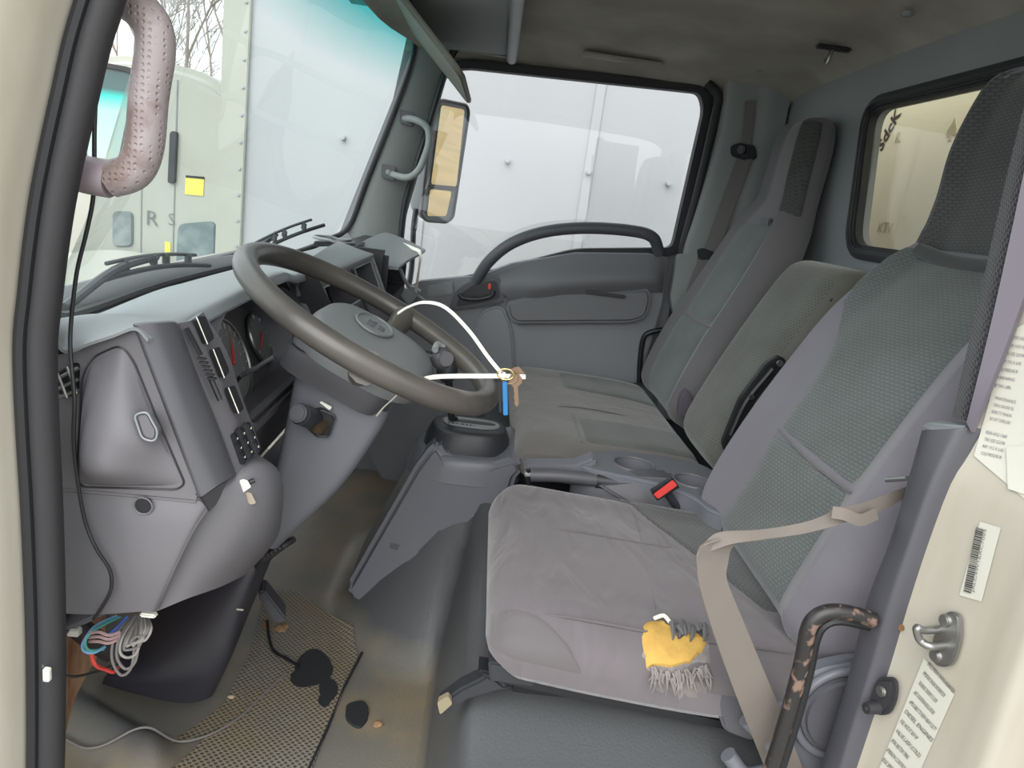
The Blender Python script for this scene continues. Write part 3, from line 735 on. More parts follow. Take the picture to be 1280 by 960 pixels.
# --- far B pillar trim
fe = [(905, 100), (903, 125), (893, 180), (868, 262), (852, 312), (846, 360), (838, 420), (828, 470), (820, 520)]
be = [(978, 108), (990, 125), (992, 180), (985, 262), (975, 320), (965, 380), (955, 440), (945, 500), (940, 560)]
rows = []
for i, (a, c) in enumerate(zip(fe, be)):
    A = W(*a, x=1.665); B = W(*c, y=YB + 0.012)
    B = Vector((1.64, YB + 0.01, A.z + (0.02 if i else 0.0)))
    rows.append([A, Vector((A.x - 0.02, A.y - 0.02, A.z)), Vector((1.645, (A.y + B.y) / 2, A.z)), Vector((1.635, B.y + 0.06, B.z)), B])
T3 = struct('trim_3', grid(rows, 5, 5, 0.01, (1, 0, 0)), M['trim'], 'far rear pillar trim')
b = tube([W(px, py, x=1.67) for px, py in [(884, 104), (898, 120), (893, 150), (872, 240), (853, 312), (846, 360), (836, 430), (824, 490)]], 0.014, 6, 10)
struct('trim_6', b, M['rubber'], 'black weatherstrip along the far rear pillar')

# firewall below the dash and the front skin
struct('wall_front', box((0.88, 0.80, 0.22), (1.78, 0.04, 1.0), 0.01), M['plastic_d'])
b = bmesh.new(); join(b, box((0.85, 0.88, 0.66), (1.86, 0.10, 0.06), 0.02)); 
struct('front_skin', b, M['white_paint'])
t = thing('reflection_strip', (0.85, 0.70, 0.68), 'dark strip outside the windshield base in place of the dash reflection', 'reflection strip')  # dark strip added where the glass would mirror the dash
b = grid([[Vector((x, 0.645 + dy - 0.14 * abs((x - 0.85) / 0.8) ** 2.6, z)) for x in (0.0, 0.3, 0.6, 0.85, 1.1, 1.4, 1.68)] for dy, z in ((0.0, 0.725), (0.05, 0.745), (0.10, 0.745), (0.13, 0.70))], 4, 3, 0.01, (0, 0, -1))
obj('panel', b, M['satin'], t)

def wiper(P0, P1, lab, arm0):
    t = thing('windshield_wiper', (P0 + P1) / 2, lab, 'wiper', 'wipers resting at the windshield base')
    d = (P1 - P0)
    n = 9; pts = [P0.lerp(P1, k / n) + Vector((0, 0, 0.012 * math.sin(math.pi * k / n))) for k in range(n + 1)]
    obj('blade', tube(pts, 0.0055, 3, 6), M['rubber'], t)
    obj('bridge', tube([p + Vector((0, 0.012, 0.022)) for p in pts[1:-1]], 0.004, 3, 6), M['satin'], t)
    obj('arm', tube([arm0, arm0.lerp((P0 + P1) / 2, 0.5) + Vector((0, 0.01, 0.03)), (P0 + P1) / 2 + Vector((0, 0.014, 0.03))], 0.008, 6, 8), M['satin'], t)
    for k in (2, 4, 5, 7):
        p = pts[k]; obj('claw', box(p + Vector((0, 0.006, 0.012)), (0.012, 0.014, 0.022), 0.003), M['satin'], t)
o1 = Vector((0, 0.02, 0.0))
wiper(W(120, 352, y=0.655), W(262, 332, y=0.665), 'black wiper nearest the driver door, lying along the glass', W(80, 385, y=0.64))
wiper(W(292, 333, y=0.68), W(418, 283, x=1.5) + Vector((0, 0.03, 0)), 'black wiper at the far passenger end of the windshield', W(300, 345, y=0.70))

# ================================================================ DRIVER DOOR OPENING (near side)
# front jamb: cream painted pillar and black weatherstrip
ws = [(222, -250), (186, -140), (150, -40), (133, 10), (118, 60), (104, 120), (88, 190), (76, 250), (67, 310), (60, 370), (54, 430), (56, 520), (62, 640), (66, 780), (66, 900), (64, 1010)]
WSP = [W(px, py, x=0.0) for px, py in ws]
rows = []
for p in WSP:
    rows.append([p + Vector((0.01, 0.01, 0)), p + Vector((-0.022, 0.022, 0)), p + Vector((-0.045, 0.032, 0)), p + Vector((-0.07, 0.055, 0)), p + Vector((-0.085, 0.10, 0)), p + Vector((-0.13, 0.14, 0)), p + Vector((-0.14, 0.26, 0))])
JA = struct('wall_left', grid(rows, 3, 2, 0.006, (0.5, 0.5, 0)), M['white_paint'], 'cream painted door jamb at the windshield pillar')
b = tube([p + Vector((-0.006, -0.002, 0)) for p in WSP], 0.0145, 4, 14)
t = tag(obj('weatherstrip', b, M['rubber']), 'black rubber weatherstrip down the near windshield pillar', 'weatherstrip', kind='structure')
t.name = 'trim_7'
obj('lip', tube([p + Vector((-0.016, 0.013, 0)) for p in WSP], 0.007, 4, 8), M['black'], t)
# inner side of that pillar
rows = [[p + Vector((0.004, 0.0, 0)), p + Vector((0.03, 0.05, 0.0)), p + Vector((0.05, 0.12, 0))] for p in WSP[:11]]
struct('trim_1', grid(rows, 3, 2, 0.008, (0, 0.5, 0)), M['trim'], 'near windshield pillar inner trim')

# rear jamb: charcoal inner trim, dark strip, cream painted pillar
def E(px, py, x=0.0): return W(px, py, x=x)
lt = [(1352, -180), (1322, -60), (1296, 60), (1283, 120), (1256, 230), (1222, 380), (1190, 520)]
rt = [(1410, -180), (1378, -60), (1345, 60), (1325, 150), (1296, 260), (1258, 400), (1220, 530)]
rows = [[E(*a, x=0.03), E(*a, x=0.0) .lerp(E(*c, x=0.0), 0.4), E(*c, x=-0.01)] for a, c in zip(lt, rt)]
M['strip'] = weave('textured_strip', (44, 44, 48), (66, 66, 70), 160, 160)
T9 = struct('trim_9', grid(rows, 4, 4, 0.02, (0.3, -0.6, 0)), M['strip'], 'dark textured strip up the near rear pillar')
l2 = [(1340, -60), (1312, 70), (1282, 205), (1262, 300), (1235, 420), (1208, 528)]
r2 = [(1388, -60), (1360, 70), (1330, 205), (1304, 300), (1262, 420), (1214, 540)]
M['lilac'] = mat('lilac_plastic', (92, 87, 97), 0.5)
rows = [[E(*a, x=-0.012), E(*c, x=-0.02)] for a, c in zip(l2, r2)]
obj('lilac_edge', grid(rows, 4, 4, 0.012, (0.3, -0.6, 0)), M['lilac'], T9, label='lilac plastic edge')
la = [(1153, 538), (1137, 600), (1115, 675), (1086, 750), (1068, 825), (1046, 900), (1015, 1000)]
ra = [(1206, 534), (1172, 600), (1144, 675), (1120, 750), (1098, 825), (1074, 900), (1044, 1000)]
rows = []
for a, c in zip(la, ra):
    A, B = E(*a, x=0.045), E(*c, x=-0.012)
    rows.append([A + Vector((0.02, -0.03, 0)), A, A.lerp(B, 0.3) + Vector((-0.006, 0.012, 0)), A.lerp(B, 0.75) + Vector((-0.006, 0.008, 0)), B, B + Vector((-0.002, -0.02, 0))])
M['charcoal'] = mat('charcoal_plastic', (74, 74, 80), 0.45, bump=0.2, bscale=700, dist=0.0005)
T4 = struct('trim_4', grid(rows, 5, 4, 0.008, (0.4, -0.8, 0)), M['charcoal'], 'charcoal lower trim of the near rear pillar')
cap = [E(1148, 533, x=0.045), E(1160, 528, x=0.045), E(1207, 533, x=-0.015), E(1206, 541, x=-0.015), E(1170, 543, x=0.01)]
obj('end_cap', prism(cap, (0.02, -0.03, 0), 0.003), M['plastic_l'], T4, label='pale torn end of the trim')
# painted pillar face
pa = [(1408, -200), (1372, -60), (1340, 60), (1322, 150), (1298, 260), (1262, 400), (1228, 500), (1198, 560), (1174, 600), (1146, 675), (1122, 750), (1100, 825), (1076, 900), (1040, 1010)]
rows = []
for px, py in pa:
    A = E(px, py, x=-0.004)
    rows.append([A + Vector((0.012, -0.012, 0)), A + Vector((0, -0.004, 0)), A + Vector((-0.02, -0.012, 0)), A + Vector((-0.05, -0.022, 0)), A + Vector((-0.095, -0.035, 0)), A + Vector((-0.12, -0.04, 0)), A + Vector((-0.136, -0.047, 0)), A + Vector((-0.142, -0.07, 0)), A + Vector((-0.16, -0.085, 0)), A + Vector((-0.175, -0.12, 0)), A + Vector((-0.18, -0.25, 0))])
PB = struct('wall_left_rear', grid(rows, 4, 3, 0.004, (0.3, -0.8, 0)), M['white_paint'], 'cream painted rear door jamb with labels')
PB.name = 'wall_left_jamb'
# plane of the jamb face around a pixel: solve by intersecting the same offset surface
def JP(px, py, lift=0.0):
    """point of the jamb face under a pixel"""
    d = (RM @ Vector((px - 640, py - 480, F))).normalized()
    dg = bpy.context.evaluated_depsgraph_get()
    inv = PB.matrix_world.inverted() if False else Matrix.Translation(-PB.location)
    hit, loc, nor, idx = PB.ray_cast(inv @ CAM, d)
    if not hit: return W(px, py, x=-0.1)
    if nor.dot(d) > 0: nor = -nor
    return loc + PB.location + nor * lift
bpy.context.view_layer.update()
def decal(pxs, m, name, parent, lift=0.0012, sub=6):
    a, b_, c, d = pxs
    R_ = []
    for j in range(sub + 1):
        v = j / sub; row = []
        for i in range(sub + 1):
            u = i / sub
            px = (a[0] * (1 - u) + b_[0] * u) * (1 - v) + (d[0] * (1 - u) + c[0] * u) * v
            py = (a[1] * (1 - u) + b_[1] * u) * (1 - v) + (d[1] * (1 - u) + c[1] * u) * v
            row.append(JP(px, py, lift))
        R_.append(row)
    b = bmesh.new(); V = [[b.verts.new(p) for p in r] for r in R_]
    for j in range(sub):
        for i in range(sub): b.faces.new((V[j][i], V[j][i + 1], V[j + 1][i + 1], V[j + 1][i]))
    return obj(name, b, m, parent)
M['label'] = mat('white_label', (188, 187, 176), 0.4)
M['ink'] = mat('black_ink', (48, 48, 48), 0.6)
M['ink_l'] = mat('grey_ink', (110, 110, 110), 0.6)
def place_text(s_, px0, px1, m, parent, hpx, name='printed_line', lift=0.0022):
    """a line of print from px0 to px1 on the jamb"""
    A, B = JP(*px0, lift), JP(*px1, lift)
    dv = Vector((px1[0] - px0[0], px1[1] - px0[1])).normalized(); up = Vector((dv.y, -dv.x))
    U = JP(px0[0] + up.x * hpx, px0[1] + up.y * hpx, lift)
    o = text(s_, 1.0, (0, 0, 0), (1, 0, 0), (0, 1, 0), m, None, name, depth=0.0)
    me = o.data; lo = o.location
    xs = [v.co.x + lo.x for v in me.vertices]; x0, x1 = min(xs), max(xs)
    n = (B - A).cross(U - A).normalized()
    for v in me.vertices:
        fx = (v.co.x + lo.x - x0) / (x1 - x0); fy = (v.co.y + lo.y) / 0.72
        v.co = A + (B - A) * fx + (U - A) * fy
    c = sum((v.co for v in me.vertices), Vector()) / len(me.vertices)
    for v in me.vertices: v.co -= c
    o.parent = parent; o.location = c - wloc(parent)
    return o
# upper warning label
U = decal([(1262, 415), (1300, 395), (1300, 640), (1218, 570)], M['label'], 'caution_label', PB)
rnd = random.Random(3)
words = ['MAINTENANCE', 'CHECK ENGINE OIL', 'REFER TO MANUAL', 'DO NOT OVERLOAD', 'FRONT AXLE 7275', 'REAR AXLE 13660', 'TIRE SIZE 225/70R', 'RIM 19.5 X 6.00', 'COLD PRESSURE 80', 'WARNING', 'KEEP THIS LABEL', 'ON THE VEHICLE']
bm_lines = []
for k in range(9):
    f = k / 9
    x0, y0 = 1247 - 20 * f, 500 + 78 * f
    if k % 5 != 4: place_text(words[k], (x0 - 2, y0 - 1), (x0 + 24, y0 + 5), M['ink_l'], PB, 4.2)
for k in range(7):
    x0, y0 = 1276 - 9 * k * 0.45, 425 + k * 10
    place_text(words[(k + 4) % 12], (x0 - 10, y0 - 2), (x0 + 14, y0 + 2), M['ink_l'], PB, 4.2)
decal([(1260, 560), (1300, 555), (1300, 625), (1262, 612)], M['label'], 'torn_label', PB, lift=0.003)
# barcode
BC = decal([(1226, 652), (1252, 660), (1228, 752), (1200, 744)], M['label'], 'barcode_label', PB)
b = bmesh.new(); k = 0.0
while k < 1:
    wd = rnd.choice((0.008, 0.012, 0.02)); 
    def bp_(u, v):
        a = (1222 + 9.5 * u, 659 + 2.8 * u); c = (1206 + 9.5 * u, 740 + 2.8 * u)
        return JP(a[0] + (c[0] - a[0]) * v, a[1] + (c[1] - a[1]) * v, 0.0024)
    q = [bp_(0, k), bp_(1, k), bp_(1, min(1, k + wd)), bp_(0, min(1, k + wd))]
    b.faces.new([b.verts.new(p) for p in q]); k += wd + rnd.choice((0.009, 0.013))
obj('barcode', b, M['ink'], PB, kind='stuff')
place_text('JALC4W16XC7003', (1219, 741), (1235, 662), M['ink_l'], PB, 4)
# emission text label, slanted block of print
LB = decal([(1156, 822), (1194, 868), (1146, 975), (1094, 975)], M['label'], 'emission_label', PB)
long = ['VEHICLE EMISSION CONTROL INFORMATION', 'IMPORTANT ENGINE INFORMATION', 'THIS ENGINE CONFORMS TO US EPA', 'AND CALIFORNIA REGULATIONS', 'APPLICABLE TO NEW HEAVY DUTY', 'DIESEL ENGINES', 'FUEL RATE AT ADV HP', 'VALVE LASH (COLD)', 'INITIAL INJECTION TIMING', 'EMISSION CONTROL SYSTEM', 'IDLE SPEED 575 RPM', 'ULTRA LOW SULFUR FUEL ONLY']
for k in range(12):
    f = k / 11
    x0, y0 = 1160 - 62 * f, 830 + 132 * f
    ln = 0.55 + 0.45 * rnd.random()
    a = (x0, y0); c = (x0 + 36 * ln, y0 + 40 * ln)
    if c[1] < 985: place_text(long[k], a, c, M['ink'], PB, 5.0)
# rust specks and screws
for px, py, r in ((1127, 784, 0.004), (1121, 772, 0.002)):
    c = JP(px, py, 0.001); obj('rust_spot', cyl(c, c + Vector((-0.001, 0.0015, 0)), r, r, 10), mat('rust', (116, 84, 50), 0.9), PB)

# striker
c = JP(1192, 800)
nx = (JP(1200, 800) - JP(1180, 800)).normalized(); 
nrm = (JP(1200, 800) - JP(1180, 800)).cross(JP(1190, 820) - JP(1190, 790)).normalized()
if nrm.dot(CAM - c) < 0: nrm = -nrm
ST = thing('door_striker', c, 'steel door striker loop bolted to the cream jamb', 'striker')
pl = rounded([JP(1192, 762, 0.001), JP(1206, 768, 0.001), JP(1207, 800, 0.001), JP(1196, 834, 0.001), JP(1172, 832, 0.001), JP(1170, 800, 0.001)], 0.012)
obj('plate', prism(pl, nrm * 0.008, 0.002), M['metal'], ST)
for px, py in ((1190, 775), (1178, 819)):
    q = JP(px, py, 0.008); obj('screw', cyl(q, q + nrm * 0.005, 0.0075, 0.006, 12, 0.001), M['metal'], ST)
A, B = JP(1180, 786, 0.006), JP(1186, 806, 0.006)
obj('loop', tube([A, A + nrm * 0.022 + Vector((0, 0.0, 0.0)), W(1146, 785, x=A.x + nrm.x * .03), W(1150, 800, x=A.x + nrm.x * .03), B + nrm * 0.02, B], 0.0042, 6, 10), M['metal'], ST)
c = JP(1106, 868)
DS = thing('door_switch', c, 'black rubber courtesy lamp switch on the cream jamb', 'switch')
b = prism(rounded([JP(1104, 846, 0.001), JP(1127, 845, 0.001), JP(1128, 870, 0.001), JP(1118, 894, 0.001), JP(1098, 892, 0.001), JP(1096, 868, 0.001)], 0.012), nrm * 0.012, 0.004)
obj('rubber_base', b, M['rubber'], DS)
q = JP(1112, 862, 0.013); obj('screw', cyl(q, q + nrm * 0.004, 0.007, 0.006, 12, 0.001), M['metal'], DS)
q = JP(1106, 882, 0.010); obj('plunger', cyl(q, q + nrm * 0.022, 0.0085, 0.006, 14, 0.003), M['rubber'], DS)

# door header and sill close the opening above and below the frame
struct('trim_11', box((-0.04, -0.10, 1.475), (0.16, 1.5, 0.10), 0.02, None, 3), M['white_paint'], 'cream roof rail above the near door opening')
struct('trim_12', box((-0.07, -0.02, -0.12), (0.17, 1.1, 0.20), 0.03, None, 3), M['white_paint'], 'cream door sill below the near opening')
# ================================================================ OVERHEAD
t = thing('overhead_shelf', (1.05, 0.15, 1.42), 'grey overhead parcel shelf above the windshield', 'shelf')
rows = [[Vector((x, y, z)) for x in (0.45, 0.8, 1.2, 1.56, 1.60)] for y, z in ((0.30, 1.425), (0.22, 1.405), (0.12, 1.40), (0.02, 1.405))]
obj('tray', grid(rows, 4, 4, 0.012, (0, 0, 1)), M['trim'], t)
obj('end_panel', prism([(1.6, 0.30, 1.425), (1.6, 0.22, 1.40), (1.6, 0.02, 1.40), (1.6, 0.02, 1.46), (1.6, 0.30, 1.46)], (0.02, 0, 0), 0.003), M['trim'], t)
obj('front_lip', tube([(0.45, 0.01, 1.405), (0.9, 0.008, 1.405), (1.3, 0.006, 1.402), (1.612, 0.004, 1.40)], 0.017, 5, 14), M['plastic_l'], t)
t = thing('sun_visor', (1.28, 0.27, 1.41), 'brown grey sun visor hanging down by the far windshield pillar', 'visor')
v1 = [Vector((1.0, 0.28, 1.42)), Vector((1.55, 0.28, 1.42)), Vector((1.56, 0.18, 1.33)), Vector((1.52, 0.10, 1.25)), Vector((1.0, 0.10, 1.25))]
obj('board', prism(rounded(v1, 0.05, 6), (0, 0.010, -0.010), 0.004), mat('visor_vinyl', (128, 124, 116), 0.7, bump=0.2, bscale=300, col2=(104, 100, 94), cscale=5), t)
obj('hinge_rod', tube([(1.0, 0.285, 1.425), (1.56, 0.285, 1.425)], 0.006, 1, 8, smooth=False), M['metal'], t)
o = W(398, 3, x=1.2)
# far assist handle on the pillar
t = thing('pillar_grab_rail', D(500, 190, 1.64), 'slim grey assist handle on the far windshield pillar', 'handle')
hs = [D(503, 148, 1.635), D(520, 150, 1.60), D(534, 160, 1.59), D(536, 178, 1.59), D(530, 198, 1.59), D(522, 214, 1.59), D(508, 222, 1.60), D(484, 216, 1.635)]
obj('grip', tube(hs, 0.0105, 6, 12), M['trim'], t)
for p_ in ((508, 146), (485, 214)):
    obj('mount', prism(rounded([D(p_[0] - 8, p_[1] - 10, 1.622), D(p_[0] + 10, p_[1] - 5, 1.622), D(p_[0] + 8, p_[1] + 12, 1.622), D(p_[0] - 9, p_[1] + 8, 1.622)], 0.008), (0.03, 0, 0), 0.003), M['plastic_d'], t)
    obj('screw_cover', box(D(p_[0], p_[1] + 1, 1.618), (0.008, 0.014, 0.014), 0.002), M['trim'], t)

# near grab handle, dirty dimpled grip
gh = [(92, 212), (106, 218), (138, 224), (166, 214), (180, 184), (186, 120), (194, 64), (190, 32), (172, 8), (148, -8), (120, -20)]
def gx(i): return 0.0 if 0 < i < 10 else 0.03
GP = [W(px, py, x=0.035) for px, py in gh]
m = M['grip']; nt = m.node_tree; bsd = nt.nodes['Principled BSDF']
tcn = nt.nodes.new('ShaderNodeTexCoord'); mp = nt.nodes.new('ShaderNodeMapping'); mp.inputs['Scale'].default_value = (160, 160, 160); vo = nt.nodes.new('ShaderNodeTexVoronoi'); vo.inputs['Randomness'].default_value = 0.15; vo.inputs['Scale'].default_value = 1
bp = nt.nodes.new('ShaderNodeBump'); bp.inputs['Distance'].default_value = 0.0015; bp.inputs['Strength'].default_value = 0.8
nt.links.new(tcn.outputs['Object'], mp.inputs[0]); nt.links.new(mp.outputs[0], vo.inputs['Vector']); mr = nt.nodes.new('ShaderNodeMapRange'); mr.inputs[1].default_value = 0.1; mr.inputs[2].default_value = 0.32; nt.links.new(vo.outputs['Distance'], mr.inputs[0]); nt.links.new(mr.outputs[0], bp.inputs['Height']); nt.links.new(bp.outputs[0], bsd.inputs['Normal'])
t = thing('assist_grip', GP[2], 'large dirty pinkish grab handle with dimpled grip on the near pillar', 'handle')
obj('grip', tube(GP[2:9], 0.0185, 7, 18), M['grip'], t)
m2 = mat('handle_ends', (150, 138, 144), 0.5, bump=0.2, bscale=300)
obj('end_sleeve', tube(GP[0:3], 0.0190, 5, 16), m2, t)
obj('end_sleeve', tube(GP[8:11], 0.0190, 5, 16), m2, t)

# ================================================================ DASHBOARD
DB = thing('dashboard', (0.85, 0.40, 0.45), 'grey moulded dashboard running the full width of the cab', 'dashboard')
# top pad from windshield base to crest
xs = (0.055, 0.13, 0.2, 0.35, 0.5, 0.62, 0.8, 1.0, 1.2, 1.4, 1.55, 1.68)
def crest(x):   # front edge of the top pad (Y, Z)
    tab = [(0.05, 0.372, 0.810), (0.13, 0.362, 0.803), (0.2, 0.368, 0.803), (0.27, 0.366, 0.812), (0.36, 0.355, 0.818), (0.46, 0.345, 0.832), (0.56, 0.345, 0.825), (0.66, 0.36, 0.805), (0.8, 0.36, 0.805), (1.0, 0.34, 0.81), (1.2, 0.37, 0.81), (1.4, 0.38, 0.815), (1.7, 0.36, 0.80)]
    for (x0, y0, z0), (x1, y1, z1) in zip(tab, tab[1:]):
        if x <= x1:
            f = sm(x0, x1, x); return y0 + (y1 - y0) * f, z0 + (z1 - z0) * f
    return tab[-1][1:]
rows = []
for k in range(5):
    f = k / 4; row = []
    for x in xs:
        g = WS(min(1.6, max(0.1, x)), 0.745); y0, z0 = g.y - 0.012, g.z - 0.004; y1, z1 = crest(x)
        if x == xs[0]: row.append(W(*((62, 418), (82, 438), (112, 428), (142, 418), (169, 409))[k], x=0.058)); continue
        row.append(Vector((x, y0 + (y1 - y0) * f, z0 + (z1 - z0) * (f ** 0.75) + 0.004 * math.sin(math.pi * f))))
    rows.append(row)
rows.append([Vector((x, crest(x)[0] - 0.012, crest(x)[1] - 0.012)) for x in xs])
obj('top_pad', grid(rows, 4, 4, 0.004, (0.2, 0.2, -1)), M['plastic_l'], DB)

# end of the dash that faces the door: vent, storage lid
def S1(px, py, x=0.07): return W(px, py, x=x)
endp = [S1(60, 441), S1(75, 441), S1(168, 410), S1(172, 412), S1(250, 618), S1(248, 628), S1(75, 612), S1(60, 612)]
obj('end_panel', prism([p + Vector((0.0, 0, 0)) for p in endp], (0.02, 0.01, -0.02), 0.003), M['plastic'], DB)
def lid_rows():
    R_ = []
    L_ = [(108, 470), (103, 500), (101, 540), (100, 575), (101, 600)]
    rr_ = [(160, 440), (180, 490), (200, 540), (216, 575), (226, 600)]
    for k, (a, c) in enumerate(zip(L_, rr_)):
        A, B = S1(*a, x=0.07), S1(*c, x=0.07)
        bulge = (-0.004, -0.018, -0.03, -0.032, -0.01)[k]
        R_.append([A, A.lerp(B, 0.15) + Vector((bulge * 0.8, 0, 0)), A.lerp(B, 0.45) + Vector((bulge * 1.15, 0, 0)), A.lerp(B, 0.8) + Vector((bulge * (0.95 if k < 3 else 0.5), 0, 0)), B])
    A, B = S1(116, 452), S1(150, 434)
    R_.insert(0, [A, A.lerp(B, 0.25), A.lerp(B, 0.5), A.lerp(B, 0.75), B])
    A, B = S1(112, 606), S1(214, 608)
    R_.append([A, A.lerp(B, 0.25), A.lerp(B, 0.5), A.lerp(B, 0.75), B])
    return R_
LD = obj('storage_lid', grid(lid_rows(), 6, 6, 0.012, (1, 0, 0)), M['plastic'], DB)
lo_ = rounded([S1(104, 470, .071), S1(116, 446, .071), S1(152, 430, .071), S1(168, 450, .071), S1(196, 520, .071), S1(232, 604, .071), S1(222, 611, .071), S1(104, 608, .071), S1(96, 598, .071)], 0.014)
obj('lid_gap', tube([p + Vector((-0.002, 0, 0)) for p in lo_], 0.0011, 1, 6, closed=True, smooth=False), M['black'], DB)
fp = rounded([S1(168, 518, .046), S1(184, 514, .046), S1(198, 540, .046), S1(194, 552, .046), S1(178, 548, .046)], 0.006)
obj('finger_pull', prism(fp, (0.012, 0, 0), 0.003), M['plastic'], LD)
obj('pull_rim', tube([p + Vector((-0.001, 0, 0)) for p in fp], 0.0012, 1, 6, closed=True, smooth=False), M['plastic_l'], LD)
# vent
VT = obj('air_vent', prism(rounded([S1(62, 470, .068), S1(86, 455, .068), S1(99, 453, .068), S1(98, 494, .068), S1(80, 498, .068), S1(62, 485, .068)], 0.006), (0.012, 0, 0), 0.002), M['black'], DB)
for a, c in (((64, 478), (98, 460)), ((66, 490), (98, 474)), ((74, 497), (98, 487))):
    obj('louvre', tube([S1(*a, x=.064), S1(*c, x=.064)], 0.0022, 1, 6, smooth=False), M['metal'], VT)
for a, c in (((72, 466), (84, 497)), ((84, 458), (96, 492))):
    obj('divider', tube([S1(*a, x=.062), S1(*c, x=.062)], 0.0018, 1, 6, smooth=False), M['metal'], VT)
# beveled strip between end panel and switch face
def S2(px, py, x): return W(px, py, x=x)
rows = [[S2(168, 408, .065), S2(172, 406, .060), S2(195, 404, .072), S2(218, 403, .10), S2(226, 408, .13)],
        [S2(196, 480, .065), S2(200, 479, .060), S2(220, 472, .072), S2(240, 467, .10), S2(249, 468, .13)],
        [S2(222, 548, .065), S2(226, 547, .060), S2(243, 536, .072), S2(264, 526, .10), S2(272, 524, .13)],
        [S2(248, 620, .065), S2(253, 620, .060), S2(272, 607, .072), S2(290, 596, .10), S2(297, 590, .13)]]
obj('side_bevel', grid(rows, 5, 5, 0.01, (0.7, 0.5, 0)), M['plastic_d'], DB)
obj('bevel_foot', prism([S2(248, 620, .066), S2(253, 621, .062), S2(296, 592, .13), S2(300, 600, .16), S2(262, 640, .08)], (0.02, 0.03, 0.0), 0.003), M['plastic_d'], DB)
# switch face (faces the driver)
rows = [[S2(224, 404, .12), S2(240, 400, .15), S2(254, 390, .20)],
        [S2(249, 466, .12), S2(268, 455, .15), S2(284, 440, .20)],
        [S2(272, 524, .12), S2(290, 512, .15), S2(304, 500, .20)],
        [S2(297, 592, .12), S2(312, 578, .15), S2(326, 560, .20)]]
obj('switch_face', grid(rows, 5, 5, 0.01, (0.1, 0.8, -0.3)), M['plastic'], DB)
sw = [[(238, 398), (250, 396), (262, 424), (252, 432)], [(259, 438), (268, 434), (281, 466), (273, 474)], [(278, 486), (287, 482), (299, 512), (291, 518)]]
for q in sw:
    c = [S2(px + 1, py, .145 + 0.012 * (i in (1, 2))) for i, (px, py) in enumerate(q)]
    obj('rocker_switch', prism(rounded(c, 0.004, 3), (-0.003, -0.007, 0.003), 0.0015), M['black'], DB)
    A, B = c[0] + Vector((-0.0035, -0.0075, 0.0035)), c[3] + Vector((-0.0035, -0.0075, 0.0035))
    obj('switch_edge', tube([A, B], 0.0007, 1, 6, smooth=False), M['tie'], DB)
for (a, c) in (((233, 410), (251, 444)), ((262, 470), (275, 500))):
    obj('trim_slot', tube([S2(*a, .118), S2(*c, .118)], 0.0032, 1, 6, smooth=False), M['black'], DB)
b = bmesh.new()
for k in range(6):
    p = S2(252 + k * 2.6, 448 + k * 5, .114); join(b, box(p, (0.006, 0.010, 0.0025), 0.0006))
obj('grille_ribs', b, M['black'], DB)
# small function buttons
bt = [(289, 552), (298, 545), (303, 538)]
for i in range(3):
    for j in range(3):
        px, py = 292 + j * 8.5 + i * 4.6, 549 - j * 6.5 + i * 11.5
        c = S2(px, py, .135 + .008 * j)
        BTN = obj('push_button', box(c, (0.011, 0.010, 0.016), 0.0015, Matrix.Rotation(math.radians(-20), 3, 'X')), M['black'], DB)
        obj('button_mark', box(c + Vector((-0.001, -0.0054, 0.002)), (0.0022, 0.001, 0.0022), 0.0), M['label'], BTN)

# hooded cluster
cl_x = [0.19, 0.24, 0.32, 0.42, 0.52, 0.60, 0.66]
hood_top = [(256, 378), (262, 372), (290, 362), (322, 344), (345, 334), (362, 340), (372, 352)]
# binnacle opening walls: rim ring (front) to gauge face (back)
def CLP(u, v, dep):
    """u along x .2...62, v up face; dep into the dash"""
    x = 0.205 + 0.42 * u
    y = 0.290 + 0.060 * v + dep * 0.94; z = 0.650 + 0.145 * v - dep * 0.34
    return Vector((x, y, z))
rimp = rounded([CLP(0, 0, 0), CLP(1, 0, 0), CLP(1.02, 0.75, 0), CLP(0.85, 1.02, 0), CLP(0.15, 1.02, 0), CLP(-0.02, 0.8, 0)], 0.05, 6)
back = rounded([CLP(0.06, 0.06, 0.085), CLP(0.94, 0.06, 0.085), CLP(0.95, 0.75, 0.085), CLP(0.8, 0.94, 0.085), CLP(0.2, 0.94, 0.085), CLP(0.05, 0.8, 0.085)], 0.05, 6)
outr = rounded([CLP(-0.05, -0.09, 0.012), CLP(1.05, -0.09, 0.012), CLP(1.08, 0.8, 0.012), CLP(0.9, 1.04, 0.012), CLP(0.12, 1.04, 0.012), CLP(-0.07, 0.85, 0.012)], 0.05, 6)
b = bmesh.new(); n = len(rimp)
R_ = [[b.verts.new(p) for p in q] for q in (outr, rimp, back)]
for k in range(2):
    for i in range(n): b.faces.new((R_[k][i], R_[k][(i + 1) % n], R_[k + 1][(i + 1) % n], R_[k + 1][i]))
obj('cluster_surround', b, M['plastic_d'], DB)
GC = obj('gauge_cluster', prism(back, (0, 0.01, -0.003)), mat('cluster_face', (92, 90, 92), 0.5, col2=(70, 70, 72), cscale=6), DB)
cz = CLP(0.20, 0.42, 0.078); axu = (CLP(1, 0, 0) - CLP(0, 0, 0)).normalized(); axv = (CLP(0, 1, 0) - CLP(0, 0, 0)).normalized(); axn = axu.cross(axv)
if axn.dot(Vector((0, -1, 0.3))) < 0: axn = -axn
def disc(c, r, m, name, parent, th=0.003):
    pts = [c + axu * math.cos(a) * r + axv * math.sin(a) * r for a in [2 * math.pi * k / 36 for k in range(36)]]
    return obj(name, prism(pts, axn * th), m, parent)
M['dial'] = mat('dial_grey', (120, 122, 122), 0.4)
